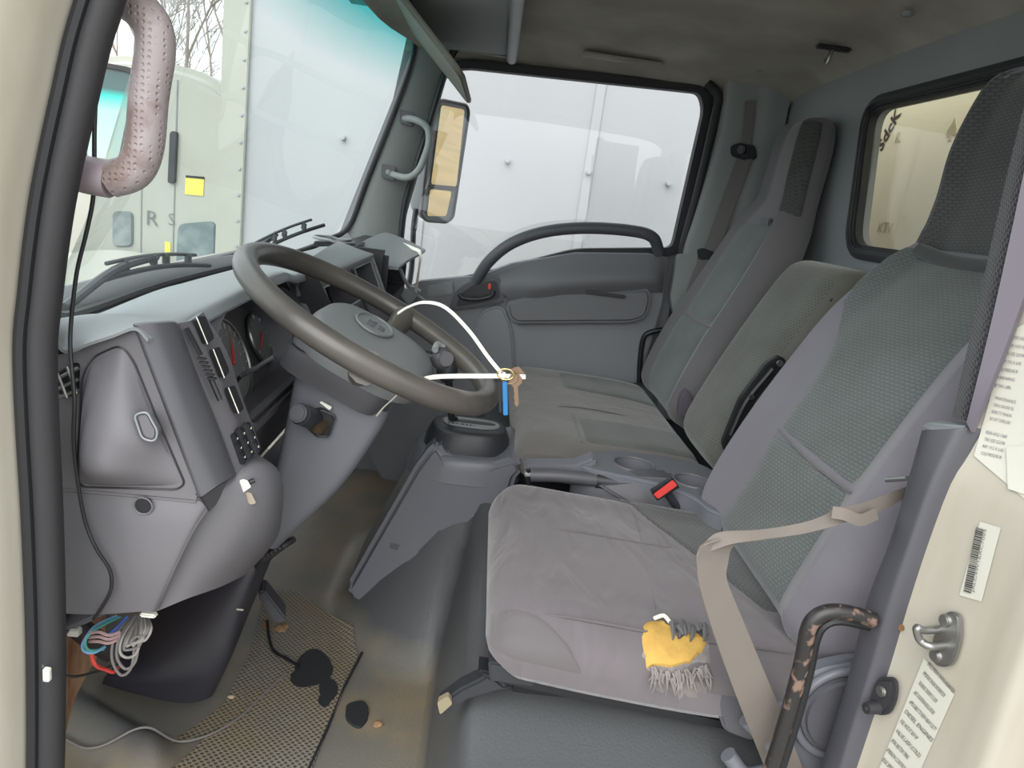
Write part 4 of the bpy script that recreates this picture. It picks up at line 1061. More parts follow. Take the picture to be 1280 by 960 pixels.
for u_, r_ in ((0.50, 0.066), (0.87, 0.045)):
    c = CLP(u_, 0.46 if r_ > 0.05 else 0.5, 0.079)
    disc(c, r_, M['dial'], 'gauge_dial', GC)
    obj('dial_ring', tube([c + axn * 0.004 + axu * math.cos(a) * r_ + axv * math.sin(a) * r_ for a in [2 * math.pi * k / 24 for k in range(24)]], 0.003, 2, 6, closed=True), M['metal'], GC)
    b = bmesh.new()
    for k in range(15 if r_ > .05 else 7):
        a = math.radians(215 - k * 250 / (14 if r_ > .05 else 6)); d_ = axu * math.cos(a) + axv * math.sin(a)
        join(b, tube([c + axn * 0.0045 + d_ * r_ * 0.78, c + axn * 0.0045 + d_ * r_ * 0.93], 0.0011, 1, 4, smooth=False))
    obj('tick_marks', b, M['label'], GC)
    if r_ > .05:
        for k in range(0, 8):
            a = math.radians(215 - k * 250 / 7); d_ = axu * math.cos(a) + axv * math.sin(a)
            text(str(k * 10 if u_ < .5 else k), 0.009, c + axn * 0.0045 + d_ * r_ * 0.62 - axu * 0.004 - axv * 0.003, axu, axv, M['label'], GC, 'dial_number')
    a = math.radians(215 if u_ > .5 else 60); d_ = axu * math.cos(a) + axv * math.sin(a)
    obj('needle', tube([c + axn * 0.007 - d_ * 0.01, c + axn * 0.007 + d_ * r_ * 0.7], lambda t_: 0.0022 * (1.2 - t_), 2, 6, smooth=False), M['red'], GC, label='red needle')
# clear lens clips seen as short black bars
for a, c in (((324, 456), (343, 447)), ((303, 468), (322, 457))):
    pass

# knee panel below
rows = [[S2(60, 612, .075), S2(150, 614, .075), S2(248, 622, .075), S2(262, 634, .08)],
        [S2(60, 650, .072), S2(150, 652, .068), S2(228, 660, .068), S2(240, 668, .072)],
        [S2(60, 710, .075), S2(140, 712, .07), S2(204, 714, .07), S2(214, 722, .075)],
        [S2(60, 766, .085), S2(120, 768, .082), S2(184, 764, .082), S2(196, 764, .09)]]
KP = obj('knee_panel', grid(rows, 6, 5, 0.012, (1, 0.2, 0)), M['plastic'], DB)
c = S2(179, 632, .068)
obj('panel_hole', cyl(c, c + Vector((0.01, 0, 0)), 0.0095, seg=20), M['black'], KP)
obj('hole_rim', tube([c + Vector((-0.001, math.cos(a) * 0.011, math.sin(a) * 0.0105)) for a in [2 * math.pi * k / 16 for k in range(16)]], 0.0010, 1, 6, closed=True), M['plastic'], KP)
# knee bulge (rounded pod below the switches)
rows = [[S2(250, 624, .085), S2(275, 600, .11), S2(300, 578, .14), S2(318, 566, .18), S2(326, 572, .26)],
        [S2(236, 660, .082), S2(275, 622, .10), S2(316, 592, .13), S2(346, 588, .18), S2(352, 600, .27)],
        [S2(222, 695, .085), S2(268, 662, .095), S2(316, 640, .12), S2(348, 630, .17), S2(353, 640, .27)],
        [S2(206, 735, .09), S2(255, 706, .095), S2(300, 688, .12), S2(336, 672, .17), S2(344, 676, .27)],
        [S2(194, 765, .095), S2(235, 748, .10), S2(272, 735, .13), S2(300, 722, .18), S2(310, 716, .27)]]
KB = obj('knee_pod', grid(rows, 6, 6, 0.01, (0.4, 0.8, 0.2)), M['plastic'], DB)
obj('white_clip', prism([S2(296, 600, .118), S2(305, 598, .118), S2(310, 607, .118), S2(300, 614, .118)], (-0.004, -0.006, 0), 0.001), M['tie'], KB, label='small white tag')
obj('pull_latch', tube([S2(304, 606, .12), S2(318, 600, .125)], 0.003, 1, 8, smooth=False), M['black'], KB)
obj('screw_scar', prism(rounded([S2(303, 616, .118), S2(311, 614, .118), S2(318, 628, .118), S2(310, 630, .118)], 0.003), (-0.002, -0.003, 0)), mat('scar', (150, 140, 126), 0.8), KB)

# dash body behind (closes the volume and forms the dark centre and far side)
rows = []
for x in (0.125, 0.3, 0.45, 0.62, 0.72):
    rows.append([Vector((x, 0.295, 0.66)), Vector((x, 0.32, 0.60)), Vector((x, 0.35, 0.52)), Vector((x, 0.42, 0.42)), Vector((x, 0.52, 0.36)), Vector((x, 0.66, 0.33))])
obj('lower_fascia', grid(rows, 4, 4, 0.012, (0, 1, 0)), M['plastic_d'], DB)
rows = []
for x in (0.66, 0.72, 1.1, 1.2, 1.4, 1.67):
    k = sm(1.05, 1.3, x)
    rows.append([Vector((x, 0.355 + 0.01 * k, 0.79)), Vector((x, 0.35, 0.70)), Vector((x, 0.33 - 0.03 * k, 0.58)), Vector((x, 0.30 - 0.03 * k, 0.50)), Vector((x, 0.34, 0.42)), Vector((x, 0.44, 0.36))])
obj('centre_fascia', grid(rows, 4, 4, 0.012, (0, 1, 0)), M['plastic_d'], DB)
# sliding lever strip right of the cluster (two pale rocker edges)
for q in ([(360, 350), (367, 348), (377, 369), (372, 372)], [(376, 381), (383, 379), (392, 398), (387, 402)]):
    c = [S2(px, py, .66) for px, py in q]
    obj('rocker_switch', prism(rounded(c, 0.006, 3), (0.01, 0.02, 0), 0.003), M['plastic_l'], DB, label='pale switch edge')
rows = [[S2(350, 346, .66), S2(372, 344, .69), S2(394, 340, .72)], [S2(372, 384, .66), S2(394, 380, .69), S2(410, 372, .72)], [S2(390, 416, .66), S2(412, 412, .69), S2(430, 404, .72)]]
obj('switch_panel', grid(rows, 4, 4, 0.02, (0, 1, 0)), M['satin'], DB)
# centre stack housing turned towards the driver, with open slots
TL, TRc, BL = W(393, 352, x=.74), W(464, 321, x=1.06), W(420, 425, x=.74)
su = (TRc - TL); SWd = su.length; su.normalize(); sv = (BL - TL); sv = (sv - su * sv.dot(su)); SHt = 0.155; sv.normalize(); sn = su.cross(sv)
if sn.y > 0: sn = -sn
SM = Matrix((su, sv, sn)).transposed()
def LB3(u0, u1, v0, v1, d0, d1, r=0.003):
    """box in stack face coordinates (fractions of width, height; depth towards driver)"""
    c = TL + su * SWd * (u0 + u1) / 2 + sv * SHt * (v0 + v1) / 2 + sn * (d0 + d1) / 2
    return box(c, (SWd * (u1 - u0), SHt * (v1 - v0), d1 - d0), r, SM)
hs = cut(LB3(-0.02, 1.0, 0, 1, -0.09, 0.0, 0.004), [LB3(0.63, 0.95, 0.06, 0.56, -0.07, 0.05, 0.002), LB3(0.08, 0.55, 0.12, 0.50, -0.07, 0.05, 0.002), LB3(0.08, 0.55, 0.58, 0.88, -0.03, 0.05, 0.002)])
CT = obj('centre_stack', hs, M['plastic_d'], DB)
obj('slot_back', LB3(0.02, 0.98, 0.02, 0.95, -0.085, -0.066, 0), M['black'], CT)
obj('radio_plate', LB3(0.09, 0.54, 0.60, 0.86, -0.028, -0.010, 0.002), mat('radio_plate', (92, 92, 84), 0.5, col2=(128, 126, 110), cscale=30), CT, label='scuffed plate in the lower slot')
for (u0, u1, v0, v1) in ((0.63, 0.95, 0.06, 0.56), (0.08, 0.55, 0.12, 0.50)):
    q = lambda u, v: TL + su * SWd * u + sv * SHt * v + sn * 0.001
    obj('slot_frame', tube([q(u0, v0), q(u1, v0), q(u1, v1), q(u0, v1)], 0.0022, 1, 6, closed=True, smooth=False), M['plastic_l'], CT)
obj('divider_bar', LB3(0.57, 0.61, 0.05, 0.98, -0.002, 0.006, 0.002), M['satin'], CT)
A_, B_ = TL - sv * 0.006, TRc - sv * 0.006
b = grid([[Vector((0.74, 0.375, 0.812)), Vector((0.92, 0.365, 0.835)), Vector((1.10, 0.37, 0.842))], [A_ + Vector((-0.01, 0.02, 0.008)), A_.lerp(B_, 0.5) + Vector((0, 0.02, 0.012)), B_ + Vector((0.01, 0.02, 0.006))], [A_ + sn * 0.004, A_.lerp(B_, 0.5) + sn * 0.004 + Vector((0, 0, 0.002)), B_ + sn * 0.004 + su * 0.006], [A_ + sn * 0.004 + sv * 0.007, A_.lerp(B_, 0.5) + sn * 0.004 + sv * 0.007, B_ + sn * 0.004 + su * 0.006 + sv * 0.007]], 4, 3, 0.006, (0, 0.3, -1))
obj('stack_brow', b, M['plastic_l'], CT)
obj('stack_side', prism([TRc - sn * 0.09 + su * 0.002, TRc + sn * 0.002 + su * 0.002, TRc + sn * 0.002 + su * 0.002 + sv * SHt, TRc - sn * 0.09 + su * 0.002 + sv * SHt], su * 0.008, 0.002), M['plastic_l'], CT)
# cup ring recess in top pad
c = Vector((1.19, 0.40, 0.822))
obj('top_recess', cyl(c, c + Vector((0, 0.002, 0.012)), 0.048, 0.050, 28, 0.003), M['black'], DB)
obj('recess_rim', tube([c + Vector((math.cos(a) * 0.05, math.sin(a) * 0.05, 0.012 + 0.004 * (math.sin(a) > 0))) for a in [2 * math.pi * k / 20 for k in range(20)]], 0.004, 2, 8, closed=True), M['plastic_l'], DB)
# far side lid standing open over a bin
L_ = [W(448, 322, x=1.16), W(462, 300, x=1.22), W(492, 292, x=1.5), W(531, 314, x=1.55), W(528, 318, x=1.5), W(498, 334, x=1.2)]
b = grid([[W(440, 320, x=1.18), W(452, 303, x=1.3), W(478, 291, x=1.50), W(490, 292, x=1.58)],
          [W(470, 330, x=1.18), W(480, 314, x=1.3), W(502, 300, x=1.48), W(511, 301, x=1.56)],
          [W(498, 334, x=1.18), W(508, 326, x=1.3), W(526, 316, x=1.46), W(532, 312, x=1.54)]], 5, 5, 0.008, (0, 0.1, -1))
obj('open_bin_lid', b, M['plastic_l'], DB)
bn = cut(box((1.36, 0.325, 0.745), (0.46, 0.15, 0.17), 0.012), [box((1.36, 0.25, 0.765), (0.42, 0.20, 0.14), 0.01)])
obj('bin', bn, M['black'], DB)
obj('bin_edge', tube([W(500, 336, x=1.56), W(507, 352, x=1.56), W(518, 366, x=1.56), W(530, 376, x=1.56)], 0.006, 4, 8), M['plastic_l'], DB)
obj('tape_strip', grid([[W(500, 306, x=1.46), W(503, 303, x=1.46)], [W(515, 312, x=1.44), W(518, 309, x=1.44)], [W(524, 319, x=1.42), W(527, 316, x=1.42)], [W(521, 344, x=1.45), W(524, 344, x=1.45)], [W(518, 364, x=1.5), W(522, 366, x=1.5)]], 2, 4, 0.0008), M['tie'], DB, label='strip of white tape')
obj('trim_end', prism(rounded([W(498, 366, x=1.55), W(516, 358, x=1.55), W(526, 366, x=1.55), W(510, 382, x=1.55)], 0.006), (0.05, 0, 0), 0.003), M['plastic_l'], DB)

# ================================================================ STEERING
wt = math.radians(24.5); WC = Vector((0.385, 0.163, 0.78)); RW = 0.2085
wa = Vector((1, 0, 0)); wb = Vector((0, math.cos(wt), math.sin(wt))); wn_ = wa.cross(wb)
def WP(r, deg, h=0.0): a = math.radians(deg); return WC + wa * math.cos(a) * r + wb * math.sin(a) * r + wn_ * h
SW = thing('steering_wheel', WC, 'worn dark brown steering wheel with light grey hub pad', 'steering wheel')
obj('rim', tube([WP(RW, k * 10) for k in range(36)], 0.0178, 3, 16, closed=True), M['wheel'], SW)
# hub pad: rounded trapezoid, domed
def hubpt(a, s_, h):
    c, q = math.cos(a), math.sin(a); rr = (abs(c / 0.106) ** 3.0 + abs(q / 0.084) ** 3.0) ** (-1 / 3.2)
    wd = 1.0 + 0.10 * q
    return WC + wa * c * rr * s_ * wd + wb * (q * rr * s_ - 0.016) + wn_ * (h - 0.014)
b = bmesh.new(); rings = []
for s_, h in ((1.0, -0.045), (1.04, -0.03), (1.03, -0.01), (0.97, 0.0), (0.9, 0.005), (0.6, 0.012), (0.3, 0.015)):
    rings.append([b.verts.new(hubpt(2 * math.pi * k / 48, s_, h)) for k in range(48)])
for A, B in zip(rings, rings[1:]):
    for k in range(48): b.faces.new((A[k], A[(k + 1) % 48], B[(k + 1) % 48], B[k]))
b.faces.new(rings[-1]); b.faces.new(rings[0][::-1])
HB = obj('hub_pad', b, M['hub'], SW)
obj('hub_groove', tube([hubpt(2 * math.pi * k / 40, 1.045, -0.022) for k in range(40)], 0.002, 2, 6, closed=True), M['black'], HB)
el = [WC + wa * math.cos(a) * 0.052 + wb * (math.sin(a) * 0.030 + 0.0) + wn_ * 0.0 for a in [2 * math.pi * k / 32 for k in range(32)]]
EM = obj('emblem', prism(el, wn_ * 0.003, 0.001), M['hub'], HB)
obj('emblem_ring', tube([p + wn_ * 0.003 for p in el], 0.0024, 2, 8, closed=True), M['hub'], EM)
text('H SK', 0.020, WC + wn_ * 0.0032 - wa * 0.024 - wb * 0.002, wa, wb, M['plastic_d'], EM, 'embossed_lettering', depth=0.0008)
text('ROV', 0.014, WC + wn_ * 0.0032 - wa * 0.018 - wb * 0.017, wa, wb, M['plastic_d'], EM, 'embossed_lettering', depth=0.0008)
for dg in (-14, 194):
    A, B = WP(0.080, dg, -0.046), WP(RW - 0.004, dg + (6 if dg < 90 else -6), -0.004)
    m_ = A.lerp(B, 0.5) + wn_ * -0.012
    b = tube([A, m_, B], lambda t_: 0.024 - 0.008 * math.sin(math.pi * t_), 5, 12)
    obj('spoke', b, M['wheel'], SW)

SC = thing('steering_column', (0.385, 0.26, 0.62), 'grey steering column shroud with ignition and stalks', 'steering column')
def loft(secs, m, name, parent, n=6, closedsec=True):
    """closed sections of equal point count"""
    cols = [cr([s_[i] for s_ in secs], n) for i in range(len(secs[0]))]
    b = bmesh.new(); K = len(cols[0]); N = len(cols)
    V = [[b.verts.new(cols[i][j]) for i in range(N)] for j in range(K)]
    for j in range(K - 1):
        for i in range(N): b.faces.new((V[j][i], V[j][(i + 1) % N], V[j + 1][(i + 1) % N], V[j + 1][i]))
    b.faces.new(V[0][::-1]); b.faces.new(V[-1])
    return obj(name, b, m, parent)
def rect(c, u, v, a, q, r=0.02, n=4):
    """rounded rectangle centred at c, half sizes a, q along unit dirs u, v"""
    c, u, v = Vector(c), Vector(u).normalized(), Vector(v).normalized()
    return rounded([c - u * a - v * q, c + u * a - v * q, c + u * a + v * q, c - u * a + v * q], r, n)
cax = -wn_
s1 = [rect(WC + wn_ * -0.035 + wb * 0.0, wa, wb, 0.098, 0.082, 0.04), rect(WC + wn_ * -0.07 + wb * 0.005, wa, wb, 0.100, 0.085, 0.04), rect(WC + wn_ * -0.105 + wb * 0.01, wa, wb, 0.085, 0.082, 0.04)]
loft(s1, M['plastic_d'], 'column_shroud', SC)
obj('shroud_seam', tube([p for p in rect(WC + wn_ * -0.062 + wb * 0.005, wa, wb, 0.1015, 0.0865, 0.04)], 0.0015, 1, 6, closed=True), M['black'], SC)
# lower column cover running down to the knee panel
def cc(y, z, a, q, x=0.385): return rect((x, y, z), (1, 0, 0), (0, 0.55, 0.83), a, q, 0.025)
lc = []
for (l, r_), xx in ((((366, 468), (486, 518)), 0.34), (((352, 540), (470, 548)), 0.34), (((338, 600), (425, 612)), 0.35), (((322, 650), (372, 664)), 0.37), (((312, 676), (345, 690)), 0.39)):
    A = W(*l, x=xx); B = W(*r_, x=xx)
    lc.append([A, A.lerp(B, 0.5) + Vector((-0.012, 0, 0)), B] + [])
secs = []
for A, Mi, B in lc:
    d = (B - A); nz = Vector((1, 0, 0)); w_ = 0.13
    c = (A + B) / 2 + nz * (w_ / 2)
    secs.append(rect(c, d, nz, d.length / 2, w_ / 2, 0.022))
LC = loft(secs, M['plastic_b'], 'column_cover', SC, 5)
# ignition barrel knob and open lock cutout
kx = 0.335
IG = W(378, 516, x=kx)
obj('lock_cutout', prism(rounded([W(388, 512, x=kx - 0.002), W(402, 510, x=kx - 0.002), W(419, 522, x=kx - 0.002), W(410, 546, x=kx - 0.002), W(396, 548, x=kx - 0.002), W(378, 532, x=kx - 0.002)], 0.006), (0.01, 0, 0), 0.002), M['black'], SC)
obj('cutout_rim', tube(rounded([W(400, 512, x=kx - 0.003), W(419, 520, x=kx - 0.003), W(411, 546, x=kx - 0.003), W(396, 545, x=kx - 0.003)], 0.006), 0.002, 1, 6, closed=True, smooth=False), M['satin'], SC)
obj('lock_barrel', cyl(W(396, 536, x=kx - 0.004), W(402, 528, x=kx - 0.01), 0.012, seg=20, rb=0.002), mat('bronze_lock', (84, 72, 56), 0.5, metal=0.5), SC)
kd = (W(366, 514, x=kx - 0.035) - W(386, 522, x=kx)).normalized()
q0 = W(392, 524, x=kx); q1 = W(374, 517, x=kx - 0.040)
KN = obj('ignition_knob', cyl(q0, q1, 0.0165, 0.0165, 26, 0.003), M['satin'], SC)
obj('knob_cap', cyl(q1, q1 + (q1 - q0).normalized() * 0.006, 0.015, 0.013, 26, 0.002), M['plastic_d'], KN)
obj('white_mark', prism(rounded([W(399, 503, x=kx - .004), W(402, 502, x=kx - .004), W(415, 509, x=kx - .004), W(412, 513, x=kx - .004)], 0.002), (0.004, 0, 0), 0.001), M['tie'], SC, label='small white clip')
c = W(470, 498, x=0.30); obj('shroud_screw', cyl(c, c + Vector((0.01, 0, 0)), 0.005, seg=14), M['black'], SC)
# right hand stalk with knob
ST_ = thing('column_stalk', W(545, 450, x=0.60), 'dark column stalk with rounded knob right of the wheel hub', 'lever')
A = W(552, 448, x=0.52)
obj('stalk', tube([Vector((0.47, 0.17, 0.72)), Vector((0.50, 0.15, 0.722)), A], 0.009, 4, 12), M['satin'], ST_)
b = bmesh.new(); bmesh.ops.create_uvsphere(b, u_segments=24, v_segments=14, radius=0.020); b.transform(Matrix.Translation(A) @ Matrix.Scale(1.15, 4, wa))
obj('knob', b, M['plastic_d'], ST_)
obj('knob_cap', tube([A + Vector((-0.012, -0.006, 0.004)), A + Vector((-0.020, -0.010, 0.004))], 0.013, 1, 16, smooth=False), M['plastic'], ST_)
b = tube([A + Vector((0.01, 0.0, 0.018)), A + Vector((0.0, 0.01, 0.024)), A + Vector((-0.02, 0.012, 0.018))], 0.006, 4, 8)
obj('worn_tip', b, M['trim'], ST_)
# long stalk to the left (washer / lights), seen as dark bars in front of the gauges
TS = thing('wiper_stalk', W(325, 458, x=0.20), 'slim black stalk in front of the gauges', 'lever')
obj('stalk', tube([W(303, 469, x=0.20), W(322, 459, x=0.20)], 0.0032, 1, 8, smooth=False), M['black'], TS)
obj('stalk_tip', tube([W(324, 457, x=0.20), W(343, 446, x=0.20)], 0.0028, 1, 8, smooth=False), M['black'], TS)
obj('stalk_joint', tube([W(321, 460, x=0.20), W(326, 455, x=0.20)], 0.0022, 1, 8, smooth=False), M['satin'], TS)
obj('stalk_base', tube([W(303, 469, x=0.20), W(296, 476, x=0.22), W(288, 488, x=0.26)], 0.003, 4, 8), M['satin'], TS)

# cable ties and keys
def ribbon(pts, wdir, w_, th=0.0012, n=8):
    P = cr(pts, n); b = bmesh.new(); R_ = []
    for i, p in enumerate(P):
        t_ = (P[min(i + 1, len(P) - 1)] - P[max(i - 1, 0)]).normalized()
        u = Vector(wdir(i / (len(P) - 1)) if callable(wdir) else wdir); u = (u - t_ * u.dot(t_)).normalized(); v = t_.cross(u)
        R_.append([b.verts.new(p + u * a * w_ / 2 + v * q * th / 2) for a, q in ((-1, -1), (1, -1), (1, 1), (-1, 1))])
    for A, B in zip(R_, R_[1:]):
        for k in range(4): b.faces.new((A[k], A[(k + 1) % 4], B[(k + 1) % 4], B[k]))
    b.faces.new(R_[0]); b.faces.new(R_[-1][::-1])
    return b
TH = W(628, 468, x=0.30)      # where the ties are locked together
t = tag(obj('cable_tie', ribbon([W(497, 392, x=0.47), W(510, 384, x=0.46), W(530, 378, x=0.43), W(556, 384, x=0.40), W(585, 412, x=0.36), W(610, 446, x=0.32), TH], (0.3, -0.5, 1), 0.0055), M['tie']), 'upper white cable tie arching from the wheel rim to the keys', 'cable tie')
TL = thing('cable_tie', TH, 'lower white cable tie running level from the wheel rim to the keys', 'cable tie')
obj('strap', ribbon([W(528, 474, x=0.33), W(545, 471, x=0.32), W(575, 470, x=0.31), W(600, 470, x=0.305), W(628, 470, x=0.30), W(657, 471, x=0.295)], (0, -0.2, 1), 0.0068), M['tie'], TL)
obj('strap_around_rim', ribbon([W(498, 492, x=0.22), W(490, 500, x=0.24), W(480, 509, x=0.27), W(472, 519, x=0.29)], (1, -0.6, 0.3), 0.006), M['tie'], TL)
obj('head', box(TH + Vector((-0.004, 0, 0)), (0.008, 0.012, 0.009), 0.002), M['tie'], TL)
KY = thing('key_ring', TH, 'wire key ring with brass keys hanging from the cable ties', 'keys')
rc = W(632, 468, x=0.292)
obj('ring', tube([rc + Vector((0, math.cos(a) * 0.012, math.sin(a) * 0.008)) for a in [2 * math.pi * k / 16 for k in range(16)]], 0.0010, 2, 6, closed=True), mat('gold_wire', (196, 180, 120), 0.3, metal=0.8), KY)
obj('ring', tube([rc + Vector((0.002, -0.006 + math.cos(a) * 0.013, -0.003 + math.sin(a) * 0.011)) for a in [2 * math.pi * k / 16 for k in range(16)]], 0.0010, 2, 6, closed=True), M['brass'], KY)
def key(px, py, px2, py2, x, nm):
    A, B = W(px, py, x=x), W(px2, py2, x=x); d = (B - A).normalized(); s_ = Vector((1, 0, 0)).cross(d).normalized()
    L_ = (B - A).length; hw = 0.0095
    o_ = [A + s_ * hw * 0.6, A + s_ * hw + d * 0.006, A + s_ * hw + d * 0.013, A + s_ * 0.0035 + d * 0.019]
    for k in range(5):
        f = 0.019 + (L_ - 0.022) * k / 5
        o_ += [A + s_ * 0.0035 + d * (f + 0.002), A + s_ * (0.0022 if k % 2 else 0.003) + d * (f + 0.004)]
    o_ += [B + s_ * 0.001, B - s_ * 0.001]
    o_ += [A - s_ * 0.003 + d * (L_ - 0.004), A - s_ * 0.003 + d * 0.019, A - s_ * hw + d * 0.013, A - s_ * hw + d * 0.006, A - s_ * hw * 0.6]
    obj(nm, prism(o_, (0.002, 0.0005, 0)), M['brass'], KY)
key(644, 468, 646, 508, 0.294, 'key'); key(652, 462, 636, 476, 0.30, 'key')
tg_ = tag(obj('key_tag', box((W(634, 477, x=.291) + W(629, 519, x=.291)) / 2, (0.003, 0.007, (W(634, 477, x=.291) - W(629, 519, x=.291)).length), 0.001, Matrix.Rotation(math.radians(-9), 3, 'X')), M['blue']), 'bright blue plastic tag hanging with the keys', 'key tag')
tg2 = tag(obj('key_tag', box((W(630, 477, x=.293) + W(626, 518, x=.293)) / 2 + Vector((0.002, 0.0035, 0)), (0.003, 0.004, 0.046), 0.001, Matrix.Rotation(math.radians(-9), 3, 'X')), M['black']), 'black strip hanging behind the blue key tag', 'key tag')

# ================================================================ CENTRE CONSOLE
SH = thing('shift_console', (0.88, 0.0, 0.30), 'blue grey gear shift console standing on the engine tunnel', 'console')
pg = [(546, 552), (532, 566), (518, 585), (432, 735), (436, 750), (455, 762), (484, 768), (500, 742), (514, 712), (530, 688), (552, 670), (585, 663), (625, 664), (645, 600), (656, 588), (645, 572), (600, 585), (560, 575)]
obj('body', prism([W(px, py, x=0.78 + 0.02 * (py > 700)) for px, py in pg], (0.20, -0.005, 0.02), 0.014, 3), M['plastic_b'], SH)
def ov(cx, cy, z, rx, ry, n=28, p=2.6):
    return [Vector((cx + math.copysign(abs(math.cos(a)) ** (2 / p), math.cos(a)) * rx, cy + math.copysign(abs(math.sin(a)) ** (2 / p), math.sin(a)) * ry, z)) for a in [2 * math.pi * k / n for k in range(n)]]
g0 = (0.885, -0.005)
loft([ov(g0[0], g0[1] + 0.0, 0.375, 0.112, 0.135), ov(*g0, 0.415, 0.108, 0.125), ov(*g0, 0.430, 0.100, 0.118), ov(*g0, 0.435, 0.086, 0.105)], M['plastic_b'], 'collar', SH, 4)
loft([ov(*g0, 0.425, 0.084, 0.102), ov(*g0, 0.452, 0.080, 0.098), ov(g0[0], g0[1], 0.478, 0.072, 0.086), ov(g0[0], g0[1] , 0.484, 0.062, 0.076)], M['satin'], 'bezel', SH, 4)
GP_ = obj('gate_plate', prism(ov(g0[0], g0[1] - 0.004, 0.484, 0.034, 0.066, 24), (0, 0, 0.004), 0.001), M['plastic_l'], SH)
obj('gate_slot', prism(ov(g0[0], g0[1] - 0.004, 0.4882, 0.011, 0.056, 20), (0, 0, 0.0008)), M['black'], SH)
for k in range(5):
    pass
c0 = Vector((g0[0], 0.034, 0.486))
text('P R N D 3 2 1', 0.011, (g0[0] - 0.030, 0.045, 0.489), (0, -1, 0), (1, 0, 0), M['black'], GP_, 'gear_lettering')
LV = thing('gear_lever', c0, 'black gear lever rising behind the steering wheel rim', 'lever')
obj('boot', cyl(c0, c0 + Vector((0, 0, 0.012)), 0.013, 0.009, 16, 0.002), M['black'], LV)
obj('shaft', tube([c0, W(564, 518, x=0.87), W(562, 486, x=0.86), W(560, 468, x=0.85)], 0.0085, 5, 12), M['black'], LV)
b = bmesh.new(); bmesh.ops.create_uvsphere(b, u_segments=20, v_segments=12, radius=0.024); b.transform(Matrix.Translation(W(559, 462, x=0.85)) @ Matrix.Scale(1.3, 4, (0, 0, 1)))
obj('knob', b, M['satin'], LV)
# oval recess in the console side + screw
c = W(497, 683, x=0.795)
obj('side_recess', prism(rounded([c + Vector((-0.004, a * 0.02, q * 0.012)) for a, q in ((1, 1), (-1, 0.6), (-1, -1), (1, -0.6))], 0.010), (0.008, 0, 0), 0.002), M['plastic_d'], SH)
c = W(582, 622, x=0.795); obj('screw_hole', cyl(c, c + Vector((-0.012, 0, 0)), 0.003, seg=10), M['black'], SH)

# tunnel fittings
t = thing('floor_grommet', W(602, 688, z=0.26), 'oval black grommet plate on the tunnel beside the seat', 'grommet')
c = W(603, 688, x=0.72)
obj('rim', tube([c + Vector((0.0 + 0.01 * math.sin(a), math.cos(a) * 0.026, math.sin(a) * 0.011)) for a in [2 * math.pi * k / 20 for k in range(20)]], 0.003, 2, 8, closed=True), M['black'], t)
obj('plate', prism([c + Vector((0.006 + 0.01 * math.sin(a), math.cos(a) * 0.024, math.sin(a) * 0.009)) for a in [2 * math.pi * k / 20 for k in range(20)]], (0.004, 0, 0)), mat('rusty_plate', (100, 80, 56), 0.7, col2=(50, 44, 38), cscale=60), t)
t = tag(obj('seat_release', tube([W(612, 738, x=0.52), W(606, 734, x=0.52), W(610, 722, x=0.52), W(616, 712, x=0.54)], 0.005, 5, 8), M['black']), 'short black release lever beside the driver cushion front', 'lever')

# parking brake and cup tray
PBK = thing('parking_brake', W(700, 598, z=0.47), 'dark grey parking brake lever beside the driver cushion', 'parking brake')
g = [W(663, 594, x=0.635), W(700, 595, x=0.635), W(745, 600, x=0.64), W(790, 606, x=0.64), W(828, 612, x=0.65)]
obj('grip', tube(g[:3], 0.0135, 5, 14), M['plastic_d'], PBK)
obj('lever_arm', tube(g[2:], 0.016, 5, 12), M['satin'], PBK)
obj('release_button', cyl(W(656, 592, x=0.635), W(664, 593, x=0.635), 0.006, seg=14, rb=0.001), M['trim'], PBK)
obj('grip_clamp', tube([W(660, 586, x=.635), W(661, 605, x=.635)], 0.005, 1, 8, smooth=False), M['black'], PBK)
obj('brake_cover', prism([W(740, 604, x=0.62), W(800, 598, x=0.62), W(840, 600, x=0.62), W(885, 640, x=0.60), W(880, 655, x=0.58), W(800, 640, x=0.60)], (0.05, 0, 0.005), 0.008), M['plastic_d'], PBK)
obj('bracket', prism([W(655, 582, x=0.66), W(720, 582, x=0.66), W(745, 572, x=0.66), W(745, 592, x=0.66), W(690, 604, x=0.66), W(658, 604, x=0.66)], (0.05, 0, 0), 0.006), M['plastic_b'], PBK)
TR = thing('cup_tray', (0.74, -0.42, 0.44), 'blue grey cup holder tray between the seats', 'cup holder')
TZ = 0.492
def TP(px, py, z=TZ): return W(px, py, z=z)
tp = rounded([TP(714, 578), TP(735, 567), TP(770, 564), TP(830, 572), TP(880, 583), TP(905, 598), TP(914, 628), TP(912, 650), TP(886, 640), TP(868, 625), TP(835, 610), TP(790, 600), TP(740, 590)], 0.02, 4)
b = prism([p - Vector((0, 0, 0.07)) for p in tp], (0, 0, 0.075), 0.006, 3)
c1 = TP(792, 583); c2 = TP(865, 604)
b = cut(b, [cyl(c1 + Vector((0, 0, -0.055)), c1 + Vector((0, 0, 0.05)), 0.040, 0.043, 32), cyl(c2 + Vector((0, 0, -0.055)), c2 + Vector((0, 0, 0.05)), 0.036, 0.039, 32)])
obj('tray', b, M['plastic_b'], TR)
for c, r_ in ((c1, 0.043), (c2, 0.039)):
    obj('cup_rim', tube([c + Vector((math.cos(a) * r_, math.sin(a) * r_, 0.005)) for a in [2 * math.pi * k / 24 for k in range(24)]], 0.0025, 2, 8, closed=True), M['plastic'], TR)
BK = thing('belt_buckle', W(828, 612, z=0.49), 'belt buckle with red press button beside the cup tray', 'buckle')
A, B = W(822, 622, x=0.545), W(838, 606, x=0.555)
d = (B - A).normalized()
